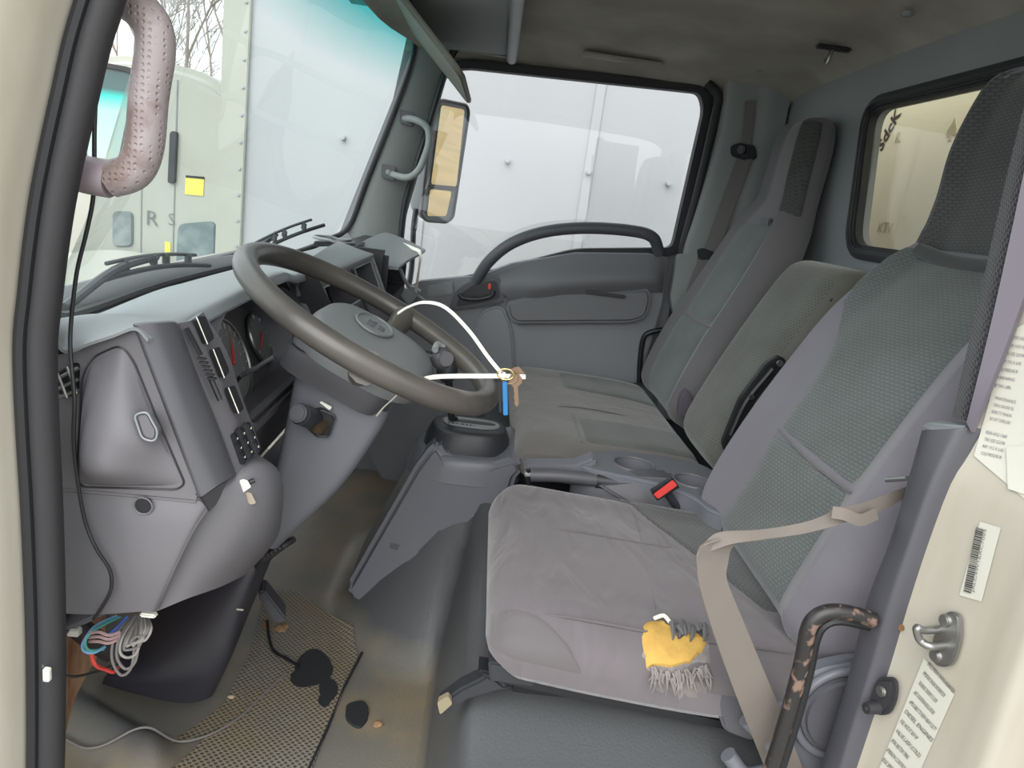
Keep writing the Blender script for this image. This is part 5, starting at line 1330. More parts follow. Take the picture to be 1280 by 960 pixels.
obj('press_button', prism(rounded([W(816, 618, x=.54), W(822, 624, x=.54), W(846, 607, x=.55), W(840, 600, x=.55)], 0.003), (-0.006, 0, 0.003), 0.002), M['red'], BK)
obj('body', prism(rounded([W(814, 616, x=.544), W(822, 627, x=.544), W(850, 610, x=.554), W(842, 598, x=.554)], 0.004), (0.018, 0, 0.0), 0.003), M['black'], BK)
obj('stem', tube([W(834, 616, x=.565), W(845, 632, x=.575), W(858, 650, x=.59)], 0.008, 4, 10), M['satin'], BK)

# ================================================================ SEATS
def piping(P, tv, m, parent, r=0.0018, off=0.002, name='seam_piping'):
    return obj(name, tube(P.line(tv, off), r, 3, 6), m, parent)
# driver seat
DS_ = thing('truck_seat', (0.35, -0.35, 0.30), 'worn lilac grey driver seat with patterned back and torn cushion', 'seat')
CU = Pad([(-0.060, 0.425, 0.085, 0.585, 0.085), (-0.11, 0.426, 0.078, 0.60, 0.098), (-0.22, 0.418, 0.072, 0.60, 0.104), (-0.36, 0.408, 0.07, 0.60, 0.108), (-0.50, 0.402, 0.075, 0.59, 0.11), (-0.56, 0.40, 0.08, 0.58, 0.10)], p=4.2, bolster=0.010, bu=0.80, r0=0.055, r1=0.04, nsign=-1, crown=0.008, bw=0.14, inset=1.2)
CO = obj('cushion', CU.body(52, 44), M['cloth'], DS_)
# side face patches: t small = near side
obj('front_corner_panel', CU.patch(0.004, lambda k: 0.125 - 0.118 * k ** 2.5, 0.012, 0.25, 0.0012), M['cloth_side'], CO)
obj('rear_side_panel', CU.patch(0.012, 0.118, 0.50, 0.96, 0.002), M['cloth_side'], CO)
obj('patterned_strip', CU.patch(lambda k: 0.90 - 0.62 * min(1, k * 1.5), lambda k: 0.905, 0.50, 0.97, 0.003, nv=44), M['insert_d'], CO)
obj('far_bolster_cover', CU.patch(lambda k: 0.92 - 0.10 * sm(0, 0.6, k), 0.965, 0.30, 0.97, 0.004), M['insert_d'], CO)
piping(CU, [(0.115, 0.05), (0.118, 0.2), (0.118, 0.5), (0.118, 0.8), (0.115, 0.97)], M['cloth_side'], CO)
piping(CU, [(0.55, 0.02), (0.56, 0.2), (0.565, 0.45), (0.57, 0.6)], M['cloth_side'], CO, r=0.0014, off=0.0005)
piping(CU, [(0.125, 0.45), (0.3, 0.47), (0.55, 0.5), (0.8, 0.52), (0.93, 0.5)], M['cloth_side'], CO, r=0.0006, off=0.0)
# torn corner: foam lens in a ragged cloth rim
def CUp(px, py, off=0.0, dy=0.0):
    o = CAM; d = (RM @ Vector((px - 640, py - 480, F))).normalized()
    hit, loc, nor, idx = CO.ray_cast(o - wloc(CO), d)
    if not hit: return None
    if nor.dot(d) > 0: nor = -nor
    return loc + wloc(CO) + nor * off
bpy.context.view_layer.update()
def fanpatch(px_list, off, m, name, parent, bulge=0.0, rag=0.0, seed=1):
    rnd = random.Random(seed)
    c = (sum(p[0] for p in px_list) / len(px_list), sum(p[1] for p in px_list) / len(px_list))
    b = bmesh.new(); N = 6; rings = []
    for k in range(1, N + 1):
        f = k / N; r_ = []
        for p in px_list:
            jx = rnd.uniform(-rag, rag) if k == N else 0
            q = CUp(c[0] + (p[0] - c[0]) * f * (1 + jx), c[1] + (p[1] - c[1]) * f * (1 + jx), off * (1 if k < N else 0.1) + bulge * (1 - f * f))
            if q is None: q = rings[-1][len(r_)].co.copy() if rings else CUp(*c)
            r_.append(b.verts.new(q))
        rings.append(r_)
    cv = b.verts.new(CUp(*c, off + bulge)); n = len(px_list)
    for i in range(n):
        b.faces.new((cv, rings[0][i], rings[0][(i + 1) % n]))
        for A, B in zip(rings, rings[1:]): b.faces.new((A[i], B[i], B[(i + 1) % n], A[(i + 1) % n]))
    return obj(name, b, m, parent)
def dens(P, n=4, jit=0.0, seed=0):
    rnd = random.Random(seed); o_ = []
    for i in range(len(P)):
        a, c = P[i], P[(i + 1) % len(P)]
        for k in range(n): o_.append((a[0] + (c[0] - a[0]) * k / n + rnd.uniform(-jit, jit), a[1] + (c[1] - a[1]) * k / n + rnd.uniform(-jit, jit)))
    return o_
fanpatch(dens([(803, 800), (810, 778), (845, 782), (886, 796), (895, 830), (888, 868), (850, 872), (815, 855)], 6, 3, 3), 0.003, M['fray'], 'frayed_cloth', CO, rag=0.05)
FO = fanpatch(dens([(802, 796), (806, 779), (826, 776), (838, 788), (846, 800), (862, 800), (868, 789), (884, 802), (880, 818), (862, 830), (838, 836), (808, 834)], 4, 1.2, 5), 0.006, M['foam'], 'exposed_foam', CO)
rnd = random.Random(11); b = bmesh.new()
for k in range(46):
    a = rnd.uniform(0, 1); px = 812 + 76 * a + rnd.uniform(-3, 3); py = 842 - 12 * abs(a - 0.4) + rnd.uniform(-4, 4)
    p = CUp(px, py, 0.006); q = CUp(px + rnd.uniform(-8, 8), py + rnd.uniform(8, 24), 0.010)
    if p and q: tube([p, p.lerp(q, 0.5) + Vector((-0.003, rnd.uniform(-.003, .003), rnd.uniform(-.002, .003))), q], lambda t_: 0.0022 * (1.15 - t_), 3, 5, bm=b)
obj('loose_threads', b, M['fray'], CO, kind='stuff')
b = bmesh.new()
for k in range(9):
    px = 840 + 4.6 * k + rnd.uniform(-2, 2); p = CUp(px, 784 + rnd.uniform(-2, 8), 0.007); q = CUp(px + rnd.uniform(-7, 7), 798 + rnd.uniform(-8, 10), 0.007)
    if p and q: tube([p, p.lerp(q, .5) + Vector((-.003, 0, .002)), q], lambda t_: 0.0045 * (1.2 - t_), 2, 5, bm=b)
obj('torn_edge', b, mat('torn_dark', (92, 92, 92), 0.9), CO, kind='stuff')
obj('white_edge', tube([CUp(817, 777, .005), CUp(828, 776, .008), CUp(836, 782, .006)], 0.003, 3, 6), M['tie'], CO)

BKP = Pad([(-0.520, 0.44, 0.10, 0.59, 0.10), (-0.545, 0.52, 0.085, 0.605, 0.12), (-0.585, 0.64, 0.08, 0.592, 0.125), (-0.635, 0.76, 0.09, 0.588, 0.115), (-0.690, 0.86, 0.11, 0.595, 0.105), (-0.745, 0.955, 0.15, 0.56, 0.085), (-0.77, 1.01, 0.20, 0.515, 0.075), (-0.78, 1.08, 0.21, 0.495, 0.085), (-0.785, 1.17, 0.215, 0.49, 0.095), (-0.79, 1.255, 0.235, 0.465, 0.08), (-0.795, 1.295, 0.26, 0.44, 0.05)], p=4, bolster=0.028, bu=0.83, r0=0.05, r1=0.03, nsign=-1, bw=0.15)
BO = obj('backrest', BKP.body(56, 70), M['cloth_b'], DS_)
def wob(a, c): return lambda k: a + (c - a) * k
lo_edge = lambda k: 0.215 + 0.02 * math.sin(math.pi * k) 
hi_edge = lambda k: 0.66 + 0.0 * k + 0.14 * sm(0.35, 1.0, k)
obj('lower_insert', BKP.patch(lambda k: 0.22, lambda k: 0.735 - 0.05 * math.sin(math.pi * k * 0.9), 0.03, 0.245, 0.006), M['insert'], BO)
obj('upper_insert', BKP.patch(lambda k: 0.22 - 0.06 * sm(0.5, 1, k), lambda k: 0.705 + 0.215 * sm(0.2, 0.92, k), 0.25, 0.66, 0.006, nv=50), M['insert'], BO)
obj('headrest_front', BKP.patch(0.06, 0.94, 0.67, 0.985, 0.007, nv=40), M['insert_d'], BO)
piping(BKP, [(0.22, 0.247), (0.4, 0.242), (0.55, 0.245), (0.69, 0.25)], M['cloth_side'], BO)
obj('headrest_roll', tube(BKP.line([(0.22, 0.655), (0.4, 0.645), (0.6, 0.645), (0.8, 0.655)], 0.004), 0.012, 5, 12), M['insert_d'], BO)
c = BKP.at(0.86, 0.50, 0.008); obj('cloth_hole', cyl(c, c + Vector((0, 0.003, 0.001)), 0.0035, seg=10), M['black'], BO)
# recliner cover, rail and base
RCV = obj('recliner_cover', prism(rounded([(0.062, -0.45, 0.30), (0.062, -0.44, 0.40), (0.062, -0.47, 0.47), (0.062, -0.56, 0.50), (0.062, -0.62, 0.44), (0.062, -0.62, 0.28), (0.062, -0.52, 0.26)], 0.05, 6), (0.03, 0, 0), 0.010, 3), M['plastic_b'], DS_)
c = Vector((0.058, -0.53, 0.415))
obj('recliner_disc', cyl(c + Vector((0.012, 0, 0)), c + Vector((-0.008, 0, 0)), 0.062, 0.056, 36, 0.005), M['plastic_d'], RCV)
obj('disc_rim', tube([c + Vector((0.0, math.cos(a) * 0.064, math.sin(a) * 0.064)) for a in [2 * math.pi * k / 28 for k in range(28)]], 0.006, 2, 10, closed=True), M['plastic_b'], RCV)
obj('recliner_lever', tube([Vector((0.05, -0.40, 0.40)), Vector((0.045, -0.43, 0.375)), Vector((0.045, -0.455, 0.34)), Vector((0.05, -0.42, 0.315)), Vector((0.055, -0.39, 0.34))], 0.011, 5, 12), M['plastic_b'], DS_)
RL = obj('slide_rail', prism([W(596, 838, x=0.10), W(640, 846, x=0.10), W(760, 868, x=0.10), W(930, 905, x=0.10), W(930, 918, x=0.10), W(740, 880, x=0.10), W(610, 852, x=0.10)], (0.035, 0, 0), 0.003), M['black'], DS_)
obj('rail_end', prism(rounded([W(610, 828, x=0.095), W(668, 836, x=0.095), W(668, 860, x=0.095), W(612, 852, x=0.095)], 0.005), (0.05, 0, 0), 0.003), M['satin'], RL)
obj('front_bracket', prism([W(612, 842, x=0.10), W(600, 850, x=0.10), W(575, 862, x=0.10), W(545, 884, x=0.10), W(545, 898, x=0.10), W(560, 894, x=0.10), W(585, 876, x=0.10), W(612, 868, x=0.10), W(636, 862, x=0.10)], (0.03, 0, 0), 0.004), M['satin'], DS_)
obj('bare_bolt', prism(rounded([W(546, 878, x=0.095), W(560, 870, x=0.095), W(566, 880, x=0.095), W(550, 894, x=0.095)], 0.004), (0.01, 0, 0), 0.002), mat('dirty_bolt', (130, 120, 98), 0.6), DS_)
obj('under_frame', box((0.35, -0.32, 0.325), (0.40, 0.44, 0.05), 0.01), M['black'], DS_)
obj('side_shield', prism(rounded([W(895, 878, x=0.07), W(905, 855, x=0.07), W(945, 850, x=0.07), W(945, 930, x=0.07), W(905, 915, x=0.07)], 0.012), (0.03, 0, 0), 0.004), M['plastic_d'], DS_)

# middle seat: back folded up with black hinge bracket
MS = thing('truck_seat', (0.86, -0.62, 0.45), 'narrow middle seat back in plain grey green cloth', 'seat')
MB_ = Pad([(-0.575, 0.47, 0.735, 1.00, 0.115), (-0.60, 0.54, 0.72, 1.01, 0.135), (-0.665, 0.69, 0.715, 1.02, 0.14), (-0.735, 0.84, 0.715, 1.02, 0.14), (-0.785, 0.945, 0.725, 1.01, 0.13)], p=6, bolster=0.0, r0=0.045, r1=0.05, nsign=-1, inset=0.5, crown=0.006)
MO = obj('backrest', MB_.body(52, 50), M['cloth_mid'], MS)
obj('front_panel', MB_.patch(0.16, 0.84, 0.04, 0.95, 0.004), weave('fine_weave', (84, 86, 82), (104, 104, 98), 120, 120, bump=0.3), MO)
hb = rounded([W(903, 555, x=0.69), W(926, 499, x=0.69), W(959, 454, x=0.69), W(976, 445, x=0.69), W(984, 451, x=0.69), W(976, 465, x=0.69), W(946, 499, x=0.69), W(921, 559, x=0.69), W(909, 571, x=0.69)], 0.008)
HG = obj('hinge_bracket', prism(hb, (0.02, 0, 0), 0.004), M['black'], MS)
obj('rib', tube([W(913, 544, x=.686), W(933, 502, x=.686), W(966, 461, x=.686)], 0.004, 4, 8), M['satin'], HG)
c = W(974, 454, x=0.687); obj('pivot_bolt', cyl(c, c + Vector((-0.006, 0, 0)), 0.007, seg=16, rb=0.001), M['metal'], HG)
c = W(939, 496, x=0.687); obj('pivot_bolt', cyl(c, c + Vector((-0.006, 0, 0)), 0.006, seg=16, rb=0.001), M['satin'], HG)
# middle cushion + passenger cushion
PS = thing('truck_seat', (1.33, -0.4, 0.30), 'grey high back passenger seat beside the far door', 'seat')
PC = Pad([(-0.11, 0.43, 0.80, 1.60, 0.085), (-0.17, 0.432, 0.79, 1.63, 0.10), (-0.30, 0.43, 0.785, 1.63, 0.105), (-0.45, 0.425, 0.785, 1.62, 0.11), (-0.56, 0.42, 0.79, 1.60, 0.10)], p=5, bolster=0.006, bu=0.8, r0=0.05, r1=0.04, nsign=-1, crown=0.004, inset=0.8)
PO = obj('cushion', PC.body(60, 40), cloth('passenger_cloth', (108, 104, 102), (96, 92, 88), folds=0.2, stretch=(3, 3, 2), fscale=4), PS)
obj('ribbed_panel', PC.patch(lambda k: 0.10, lambda k: 0.33, 0.36, 0.97, 0.005), M['ribs'], PO)
obj('ribbed_panel', PC.patch(lambda k: 0.64 - 0.06 * k, lambda k: 0.86, 0.34, 0.97, 0.004), M['ribs'], PO)
piping(PC, [(0.40, 0.02), (0.40, 0.3), (0.40, 0.6), (0.40, 0.97)], M['cloth_side'], PO)
piping(PC, [(0.10, 0.34), (0.2, 0.335), (0.34, 0.34)], M['cloth_side'], PO)
PBk = Pad([(-0.585, 0.46, 1.12, 1.55, 0.10), (-0.605, 0.54, 1.10, 1.57, 0.115), (-0.65, 0.67, 1.10, 1.57, 0.12), (-0.705, 0.80, 1.11, 1.56, 0.115), (-0.755, 0.92, 1.13, 1.55, 0.11), (-0.790, 1.02, 1.17, 1.52, 0.10), (-0.805, 1.08, 1.20, 1.46, 0.085), (-0.81, 1.15, 1.21, 1.43, 0.09), (-0.815, 1.24, 1.215, 1.42, 0.09), (-0.82, 1.31, 1.235, 1.40, 0.07)], p=4, bolster=0.022, bu=0.83, r0=0.05, r1=0.03, nsign=-1, bw=0.15)
QO = obj('backrest', PBk.body(52, 60), cloth('passenger_back_cloth', (106, 103, 106), (94, 92, 94), folds=0.05), PS)
ins2 = weave('passenger_insert', (104, 111, 111), (88, 95, 95), 85, 130, bump=0.3)
obj('lower_insert', PBk.patch(0.24, 0.76, 0.04, 0.30, 0.005), ins2, QO)
obj('upper_insert', PBk.patch(lambda k: 0.24, lambda k: 0.74 + 0.06 * k, 0.305, 0.66, 0.005), ins2, QO)
obj('headrest_side', PBk.patch(0.02, lambda k: 0.22, 0.70, 0.985, 0.006), M['insert_d'], QO)
piping(PBk, [(0.24, 0.30), (0.5, 0.295), (0.76, 0.30)], M['cloth_side'], QO)
c = PBk.at(0.35, 0.665, 0.0)
obj('belt_slot', box(c + Vector((0, 0.004, 0)), (0.07, 0.012, 0.022), 0.004), M['plastic_d'], QO)
obj('hinge_cover', prism(rounded([W(850, 500, x=1.09), W(858, 486, x=1.09), W(868, 500, x=1.09), W(862, 524, x=1.09), W(848, 520, x=1.09)], 0.01), (0.03, 0, 0), 0.004), M['lilac'], PS)
obj('recliner_cover', prism(rounded([W(826, 470, x=1.59), W(840, 462, x=1.59), W(860, 480, x=1.59), W(862, 510, x=1.59), W(838, 500, x=1.59)], 0.02), (0.03, 0, 0), 0.005), M['plastic_d'], PS)
t = tag(obj('grab_bar', tube([D(799, 478, 1.645), D(800, 452, 1.645), D(804, 424, 1.64), D(814, 415, 1.635), D(838, 411, 1.63)], 0.0085, 6, 10), M['black']), 'thin black grab bar at the far door beside the passenger cushion', 'bar')

# ================================================================ BELTS
t = thing('passenger_belt', W(930, 190, x=1.63), 'grey passenger seat belt running down the far rear pillar', 'seat belt')
obj('webbing', ribbon([W(932, 195, x=1.628), W(921, 225, x=1.628), W(905, 268, x=1.625), W(888, 316, x=1.62), W(872, 350, x=1.61), W(856, 400, x=1.60)], (-0.1, -1, 0.1), 0.046), M['webbing_d'], t)
obj('webbing', ribbon([W(938, 126, x=1.635), W(936, 150, x=1.635), W(932, 186, x=1.632)], (-0.1, -1, 0.1), 0.030), M['webbing_d'], t)
c = W(932, 187, x=1.625)
obj('belt_guide', prism(rounded([W(915, 182, x=1.622), W(925, 178, x=1.622), W(945, 182, x=1.622), W(947, 198, x=1.622), W(935, 202, x=1.622), W(915, 194, x=1.622)], 0.01), (0.02, 0, 0), 0.005), M['satin'], t)
obj('guide_bolt_cap', cyl(W(928, 187, x=1.622), W(926, 187, x=1.608), 0.014, 0.012, 20, 0.003), M['black'], t)
obj('belt_buckle', prism(rounded([W(872, 312, x=1.615), W(880, 310, x=1.615), W(900, 318, x=1.615), W(898, 328, x=1.615), W(874, 324, x=1.615)], 0.006), (0.012, 0, 0), 0.003), M['satin'], t)
obj('anchor_cover', prism(rounded([D(848, 318, 1.64), D(873, 316, 1.64), D(868, 350, 1.64), D(842, 395, 1.64), D(838, 370, 1.64)], 0.012), (0.03, 0, 0), 0.005), M['trim'], t)

DBt = thing('driver_belt', W(900, 700, x=0.03), 'slack beige driver seat belt looped over the seat from the near pillar', 'seat belt')
def strip(L_, R2, m, name, parent, n=6, th=0.0015):
    rows = []
    for a, c in zip(L_, R2): rows.append([a, a.lerp(c, 0.5), c])
    return obj(name, grid(rows, 2, n, th), m, parent)
L_ = [W(871, 700, x=0.02), W(873, 730, x=0.01), W(886, 775, x=0.01), W(902, 822, x=0.01), (W(924, 880, x=0.02)), (W(952, 950, x=0.04)), W(965, 985, x=0.05)]
R2 = [W(909, 704, x=0.04), W(908, 726, x=0.03), W(928, 775, x=0.025), W(950, 828, x=0.025), W(972, 880, x=0.03), W(1000, 952, x=0.05), W(1012, 985, x=0.06)]
strip([W(884, 676, x=0.03), W(874, 684, x=0.022)] + L_, [W(925, 674, x=0.05), W(913, 686, x=0.045)] + R2, M['webbing'], 'hanging_webbing', DBt)
Tt = [W(880, 678, x=0.03), W(900, 665, x=0.04), W(950, 662, x=0.045), W(1000, 654, x=0.045), W(1030, 644, x=0.04), W(1044, 635, x=0.035), W(1080, 628, x=0.045), W(1140, 606, x=0.06)]
Bb = [W(886, 690, x=0.028), W(915, 680, x=0.03), W(955, 674, x=0.032), W(1000, 668, x=0.035), W(1034, 660, x=0.03), W(1060, 652, x=0.03), W(1090, 644, x=0.045), W(1145, 616, x=0.06)]
strip(Tt, Bb, M['webbing'], 'shoulder_webbing', DBt)
obj('fold', ribbon([W(1040, 640, x=.025), W(1056, 643, x=.022), W(1075, 650, x=.025), W(1096, 642, x=.035)], (0.3, 0.2, 1), 0.014), M['webbing'], DBt)
obj('loop_edge', tube([W(872, 712, x=.02), W(872, 694, x=.02), W(880, 682, x=.025), W(900, 674, x=.03)], 0.0015, 4, 6), M['webbing'], DBt)
t = tag(obj('metal_pin', tube([W(1108, 600, x=0.06), W(1134, 598, x=0.03)], 0.003, 1, 8, smooth=False), M['metal']), 'thin bright metal pin poking out by the near rear pillar', 'pin')

# worn black bar by the seat
m = mat('chipped_black', (38, 36, 36), 0.4, col2=(124, 100, 88), cscale=55, camt=0.85, detail=8, cpos=(0.55, 0.62))
t = thing('side_bar', W(1000, 800, x=0.02), 'bent black metal bar with chipped paint beside the driver seat', 'bar')
obj('bar', tube([W(1092, 775, x=0.0), W(1060, 766, x=0.0), W(1036, 765, x=0.0), W(1020, 772, x=0.0), W(1010, 788, x=0.0), W(1002, 830, x=0.0), W(986, 890, x=0.0), W(960, 975, x=0.0)], 0.0092, 6, 12), m, t)
obj('inner_edge', tube([W(1090, 784, x=0.01), W(1050, 776, x=0.01), W(1030, 782, x=0.01), W(1020, 800, x=0.01), W(1012, 840, x=0.01), W(996, 900, x=0.01), W(972, 975, x=0.01)], 0.0055, 6, 8), M['black'], t)

# ================================================================ FOOTWELL
bm = drape([FP(200, 985), FP(212, 935), FP(262, 919), FP(276, 885), FP(312, 820), FP(332, 742), FP(372, 742), FP(440, 790), FP(447, 826), FP(380, 985)], 0.005, M['dots'], 'heel_mat')
tag(bm, 'perforated dirty heel pad on the driver footwell floor', 'mat')
bm['kind'] = None; del bm['kind']
# raised seams of the floor covering
MS_ = FL
def fz(pts, off=0.004): return [Vector((x, y, H(x, y) + off)) for x, y in pts]
obj('floor_seam', tube(fz([FP(452, 820), FP(430, 862), FP(408, 915), FP(380, 975)]), 0.003, 4, 6), M['rubber'], FL)
obj('flap', drape([FP(456, 818), FP(500, 842), FP(515, 838), FP(514, 790), FP(486, 774), FP(455, 780)], 0.006, M['vinyl'], 'loose_flap', None, step=0.02).data and box((0.6, 0.12, -0.05), (0.01, 0.01, 0.01)), M['vinyl'], FL) if False else None
M['tar'] = mat('black_tar', (38, 40, 42), 0.7, bump=0.5, bscale=200)
for i, (cx, cy, r_, sx_) in enumerate(((392, 838, 24, 1.0), (384, 850, 14, 1.6), (410, 866, 17, 0.7), (405, 880, 8, 1.0), (446, 895, 17, 0.9))):
    rnd = random.Random(i)
    pg = [FP(cx + math.cos(a) * r_ * sx_ * rnd.uniform(.93, 1.03), cy + math.sin(a) * r_ * (0.92 + 0.1 * math.sin(3 * a + i))) for a in [2 * math.pi * k / 26 for k in range(26)]]
    o = drape(pg, 0.0065, M['tar'], 'tar_patch', None, step=0.02)
    tag(o, ['round black patch on the heel pad nearest the pedal', 'thin black smear joined to the left of the round patch', 'tall black patch just right of the round patch', 'small black spot below the tall patch', 'black patch right of the floor seam'][i], 'patch', 'black patches on the floor')
cl = mat('clay', (150, 120, 90), 0.95, bump=0.8, bscale=90, dist=0.004)
def lump(px, py, r_, lab, sx_=1, z=0.0, m=cl):
    c = W(px, py, z=z); b = bmesh.new(); bmesh.ops.create_icosphere(b, subdivisions=3, radius=r_)
    for v in b.verts:
        v.co.z *= 0.4; v.co.x *= sx_; v.co *= 1 + 0.5 * noise.noise(v.co * 90 + Vector((px, 0, 0)))
    b.transform(Matrix.Translation((c.x, c.y, H(c.x, c.y) + 0.004)))
    return tag(obj('dirt_clod', b, m), lab, 'dirt')
lump(472, 908, 0.009, 'small orange clod right of the black patch')
lump(352, 787, 0.016, 'orange dirt clod at the foot of the pedal', 1.2)
lump(335, 783, 0.011, 'smaller orange dirt clod left of the pedal foot', 1.6)
lump(288, 872, 0.008, 'pale crumb of dirt at the left edge of the heel pad', 0.6, m=mat('pale_crumb', (190, 170, 140), 0.9))
# brake pedal (dark plate) and its cord
PD = thing('floor_pedal', W(338, 760, z=0.03), 'dark metal pedal plate rising from the footwell floor', 'pedal')
b = prism([W(322, 742, x=0.60), W(330, 738, x=0.60), W(358, 774, x=0.60), W(352, 781, x=0.60), W(340, 777, x=0.60), W(325, 752, x=0.60)], (0.05, 0.012, 0.0), 0.004)
obj('plate', b, M['plastic_d'], PD)
obj('stem', tube([W(338, 752, x=0.63), W(326, 735, x=0.66), W(318, 715, x=0.70)], 0.008, 4, 8), M['rubber'], PD)
# dark shroud panel under the dash
SHD = thing('footwell_shroud', W(240, 800, x=0.45), 'smooth black shroud slanting from the dash down to the floor', 'panel')
def X3(px, py, x): return W(px, py, x=x)
rows = [[X3(196, 745, .47), X3(235, 720, .46), X3(290, 690, .46), X3(335, 664, .47), X3(356, 655, .50)],
        [X3(172, 790, .46), X3(215, 770, .44), X3(275, 735, .43), X3(322, 705, .44), X3(340, 697, .48)],
        [X3(146, 832, .45), X3(195, 815, .42), X3(250, 795, .41), X3(298, 770, .42), X3(312, 765, .46)],
        [X3(132, 848, .45), X3(178, 848, .41), X3(232, 846, .40), X3(280, 828, .41), X3(292, 815, .45)],
        [X3(128, 855, .46), X3(172, 868, .42), X3(228, 879, .41), X3(262, 872, .42), X3(272, 858, .46)]]
obj('panel', grid(rows, 6, 6, 0.008, (0.8, 0.4, 0)), mat('black_shroud', (42, 42, 50), 0.42, bump=0.15, bscale=500, dist=0.0005, col2=(54, 52, 58), cscale=5), SHD)
for px, py in ((300, 762),):
    c = W(px, py, x=0.408); obj('scuff', box(c, (0.002, 0.012, 0.003), 0.0005), M['label'], SHD)
b = bmesh.new(); rnd = random.Random(5)
for k in range(6):
    x0 = 322 + k * 5; tube([X3(x0, 708 - k * 4, .44), X3(x0 + 8, 697 - k * 3, .42), X3(x0 + 20, 684 - k * 2, .44)], 0.006, 4, 8, bm=b)
t = tag(obj('corrugated_boot', b, M['rubber']), 'black corrugated rubber boot under the column cover', 'boot')
t = tag(obj('plastic_clip', box(W(346, 672, x=0.40), (0.008, 0.014, 0.008), 0.002), M['tie']), 'small white clip above the rubber boot', 'clip')
t = tag(obj('plastic_clip', box(W(186, 768, x=0.10), (0.010, 0.02, 0.006), 0.002), M['tie']), 'small white clip under the knee panel edge', 'clip')
# footwell side wall behind the wires, rust toned
struct('trim_10', grid([[Vector((x, y, z)) for x, y in ((0.11, 0.505), (0.2, 0.54), (0.3, 0.575), (0.44, 0.60))] for z in (0.40, 0.26, 0.13)], 4, 4, 0.01, (-0.2, 0.8, 0)), mat('rusty_steel', (205, 168, 130), 0.8, col2=(130, 84, 56), cscale=14, camt=0.9, detail=6), 'bare rust stained side of the footwell')

# wires under the dash
rnd = random.Random(21)
cols = {'light_blue': (120, 176, 210), 'blue': (84, 120, 210), 'purple': (110, 70, 130), 'grey': (120, 116, 114), 'pink': (176, 146, 146), 'dark': (56, 54, 56), 'teal': (80, 160, 150), 'pale': (150, 146, 142), 'red': (214, 70, 60)}
wm = {k: mat(k + '_wire', v, 0.4) for k, v in cols.items()}
def wire(pts, c, lab, r_=0.0018, grp='loose wires under the dash', name='wire', xs_=None):
    o = obj(name, tube([W(px, py, x=x) for px, py, x in pts], r_, 6, 6), wm[c] if c in wm else M['rubber'])
    return tag(o, lab, 'wire', grp)
wire([(146, 770, .16), (120, 782, .14), (106, 800, .13), (104, 812, .13), (116, 816, .13), (132, 808, .14)], 'light_blue', 'light blue wire curving round the left of the bundle', 0.0022)
wire([(160, 771, .16), (150, 782, .15), (138, 793, .14)], 'blue', 'thick bright blue wire at the top of the bundle', 0.0034)
wire([(138, 771, .17), (112, 788, .15), (102, 806, .14), (108, 818, .14)], 'purple', 'purple wire behind the light blue one', 0.002)
wire([(150, 771, .16), (124, 784, .135), (108, 798, .125), (110, 812, .125), (130, 812, .14)], 'teal', 'teal wire inside the light blue loop')
wire([(114, 816, .13), (118, 830, .13), (130, 836, .14), (142, 840, .15), (150, 832, .18)], 'red', 'red wire hanging lowest from the bundle', 0.0026)
wire([(116, 822, .13), (122, 834, .13), (136, 838, .14)], 'red', 'short red wire beside the lowest red one', 0.002)
for k, (lab) in enumerate(['outermost long grey wire loop', 'second grey wire loop inside the outermost', 'middle grey wire loop of the coil', 'narrow grey wire loop of the coil', 'innermost tight grey wire loop', 'rightmost straight hanging grey wire loop', 'low slack grey wire loop']):
    dx = (0, 4, 9, 12, 16, 20, -6)[k]; dy = (36, 22, 12, 4, -4, 2, 44)[k]; w_ = (16, 13, 10, 9, 8, 6, 18)[k]
    wire([(168 + dx * .6, 770, .16), (150 + dx, 795, .13), (146 + dx, 806 + dy * .4, .12), (150 + dx + w_ * .4, 800 + dy, .12), (158 + dx + w_ * .7, 798 + dy * .8, .12), (166 + dx + w_ * .5, 785 + dy * .3, .125), (176 + dx * .4, 770, .15)], 'pale' if k % 2 else 'grey', lab, 0.0019)
for k, lab in enumerate(['upper pinkish wire crossing the bundle', 'middle pinkish wire crossing the bundle', 'lower pinkish wire crossing the bundle']):
    wire([(112, 792 + 5 * k, .13), (124, 790 + 6 * k, .12), (136, 794 + 5 * k, .12), (150, 790 + 4 * k, .13)], 'pink', lab, 0.0022)
wire([(90, 770, .18), (86, 785, .15), (78, 796, .10), (72, 812, .06), (66, 822, .02), (56, 832, -0.02)], 'dark', 'dark wire running out over the door seal', 0.0032)
wire([(70, 838, .08), (90, 846, .14), (120, 840, .18), (140, 832, .22)], 'dark', 'thin dark wire sagging across the rust stained panel', 0.002)
t = tag(obj('wire_harness', tube([W(84, 772, x=.20), W(100, 786, x=.20), W(118, 800, x=.22), W(140, 815, x=.24)], 0.016, 5, 10), M['rubber']), 'thick dark taped harness behind the loose wires', 'harness')
t = tag(obj('wire_connector', box(W(93, 789, x=.14), (0.012, 0.016, 0.012), 0.002), M['tie']), 'white plug on the dark wire under the dash', 'connector')
t = tag(obj('wire_connector', box(W(59, 843, x=-.03), (0.006, 0.007, 0.016), 0.001), M['tie']), 'white plug hanging on the door seal', 'connector')
# long thin cable from the windshield top down the dash
cp = [(124, 70, .06), (121, 100, .05), (118, 160, .045), (117, 240, .045), (108, 290, .05), (96, 340, .06), (89, 400, .06), (88, 440, .055), (93, 500, .045), (92, 550, .045), (97, 600, .05), (106, 650, .055), (120, 685, .055), (137, 712, .06), (139, 735, .06), (130, 755, .07), (117, 774, .09)]
t = tag(obj('black_cable', tube([W(px, py, x=x) for px, py, x in cp], 0.0023, 5, 8), M['black']), 'long thin black cable hanging down across the dash end', 'cable')
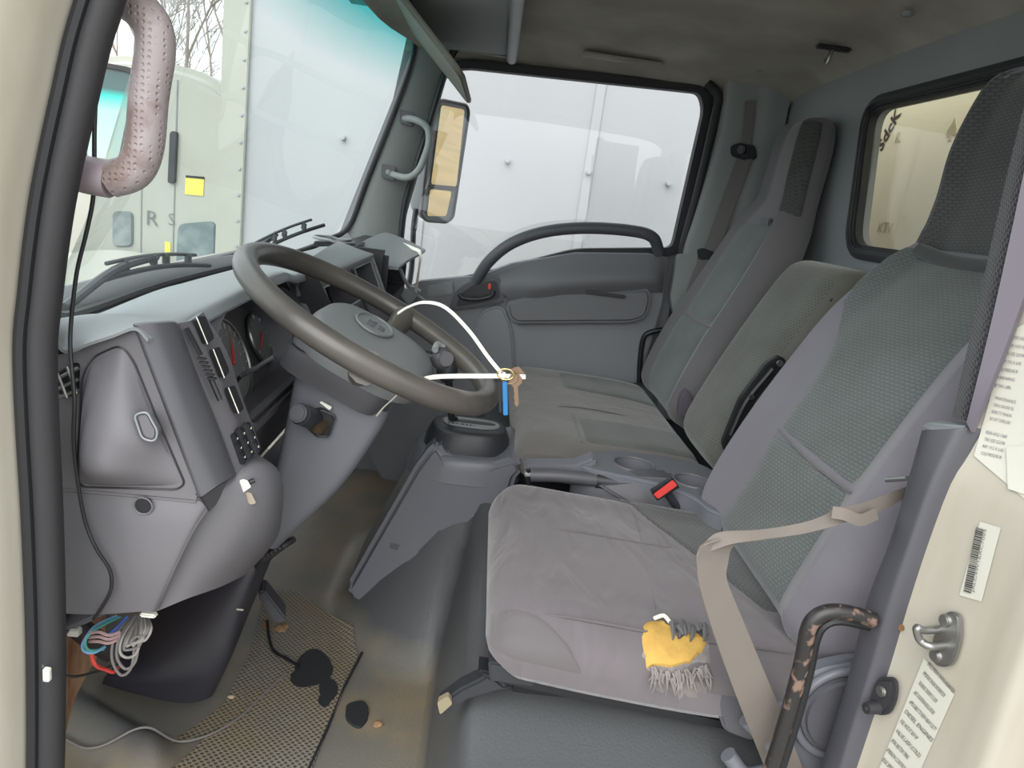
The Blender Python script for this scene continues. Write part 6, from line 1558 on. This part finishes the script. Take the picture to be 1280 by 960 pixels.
# grey cable lying on the floor
fc = [FP(62, 922), FP(84, 932), FP(110, 944), FP(150, 946), FP(200, 940), FP(255, 926), FP(295, 903), FP(325, 875), FP(345, 856), FP(357, 846)]
t = tag(obj('floor_cable', tube([Vector((p.x, p.y, H(p.x, p.y) + 0.008)) for p in cr([(x, y, 0) for x, y in fc], 5)], 0.0022, 2, 8), wm['grey']), 'thin grey cable snaking over the heel pad', 'cable')
fc = [FP(334, 775, .03), FP(336, 800), FP(342, 818), FP(358, 828), FP(374, 838)]
t = tag(obj('floor_cable', tube([Vector((x, y, H(x, y) + (0.03 if i == 0 else 0.010))) for i, (x, y) in enumerate(fc)], 0.0032, 5, 8), M['black']), 'short thick black cord lying beside the pedal', 'cable')

# ================================================================ FAR MIRROR
MR = thing('side_mirror', W(550, 200, x=2.0), 'tall grey exterior mirror outside the far door window', 'mirror')
cM = W(556, 200, x=2.0)
th_ = math.radians(50); nM = Vector((-math.cos(th_), -math.sin(th_), -0.13)).normalized()     # face looks rearwards and to the driver
def PM(px, py, k=0.0):
    d = RM @ Vector((px - 640, py - 480, F)); q = cM + nM * k
    return CAM + d * ((q - CAM).dot(nM) / d.dot(nM))
mo2 = rounded([PM(549, 124), PM(583, 131), PM(586, 140), PM(566, 272), PM(558, 278), PM(532, 276), PM(526, 268), PM(540, 140)], 0.03, 5)
cM2 = sum(mo2, Vector()) / len(mo2)
secs = [mo2, [p - nM * 0.02 for p in mo2], [cM2 - nM * 0.06 + (p - cM2) * 0.95 for p in mo2], [cM2 - nM * 0.09 + (p - cM2) * 0.75 for p in mo2]]
loft(secs, mat('mirror_housing', (132, 138, 140), 0.5), 'housing', MR, 4)
obj('main_glass', prism(rounded([PM(551, 131, .002), PM(580, 137, .002), PM(570, 233, .002), PM(538, 230, .002)], 0.012), nM * 0.003), M['mirror'], MR)
obj('wide_glass', prism(rounded([PM(537, 236, .002), PM(564, 239, .002), PM(557, 270, .002), PM(533, 270, .002)], 0.012), nM * 0.003), M['mirror'], MR)
obj('frame', tube([p + nM * 0.002 for p in mo2], 0.005, 1, 8, closed=True, smooth=False), M['plastic_d'], MR)
obj('divider', tube([PM(537, 233, .004), PM(570, 236, .004)], 0.004, 1, 8, smooth=False), M['plastic_d'], MR)
obj('arm', tube([W(520, 262, x=1.98), W(517, 285, x=1.95), W(515, 330, x=1.90), W(510, 365, x=1.84), W(505, 400, x=1.78)], 0.010, 5, 10), M['satin'], MR)
obj('arm_sleeve', tube([W(519, 272, x=1.975), W(517, 287, x=1.95)], 0.012, 1, 10, smooth=False), M['trailer'], MR)
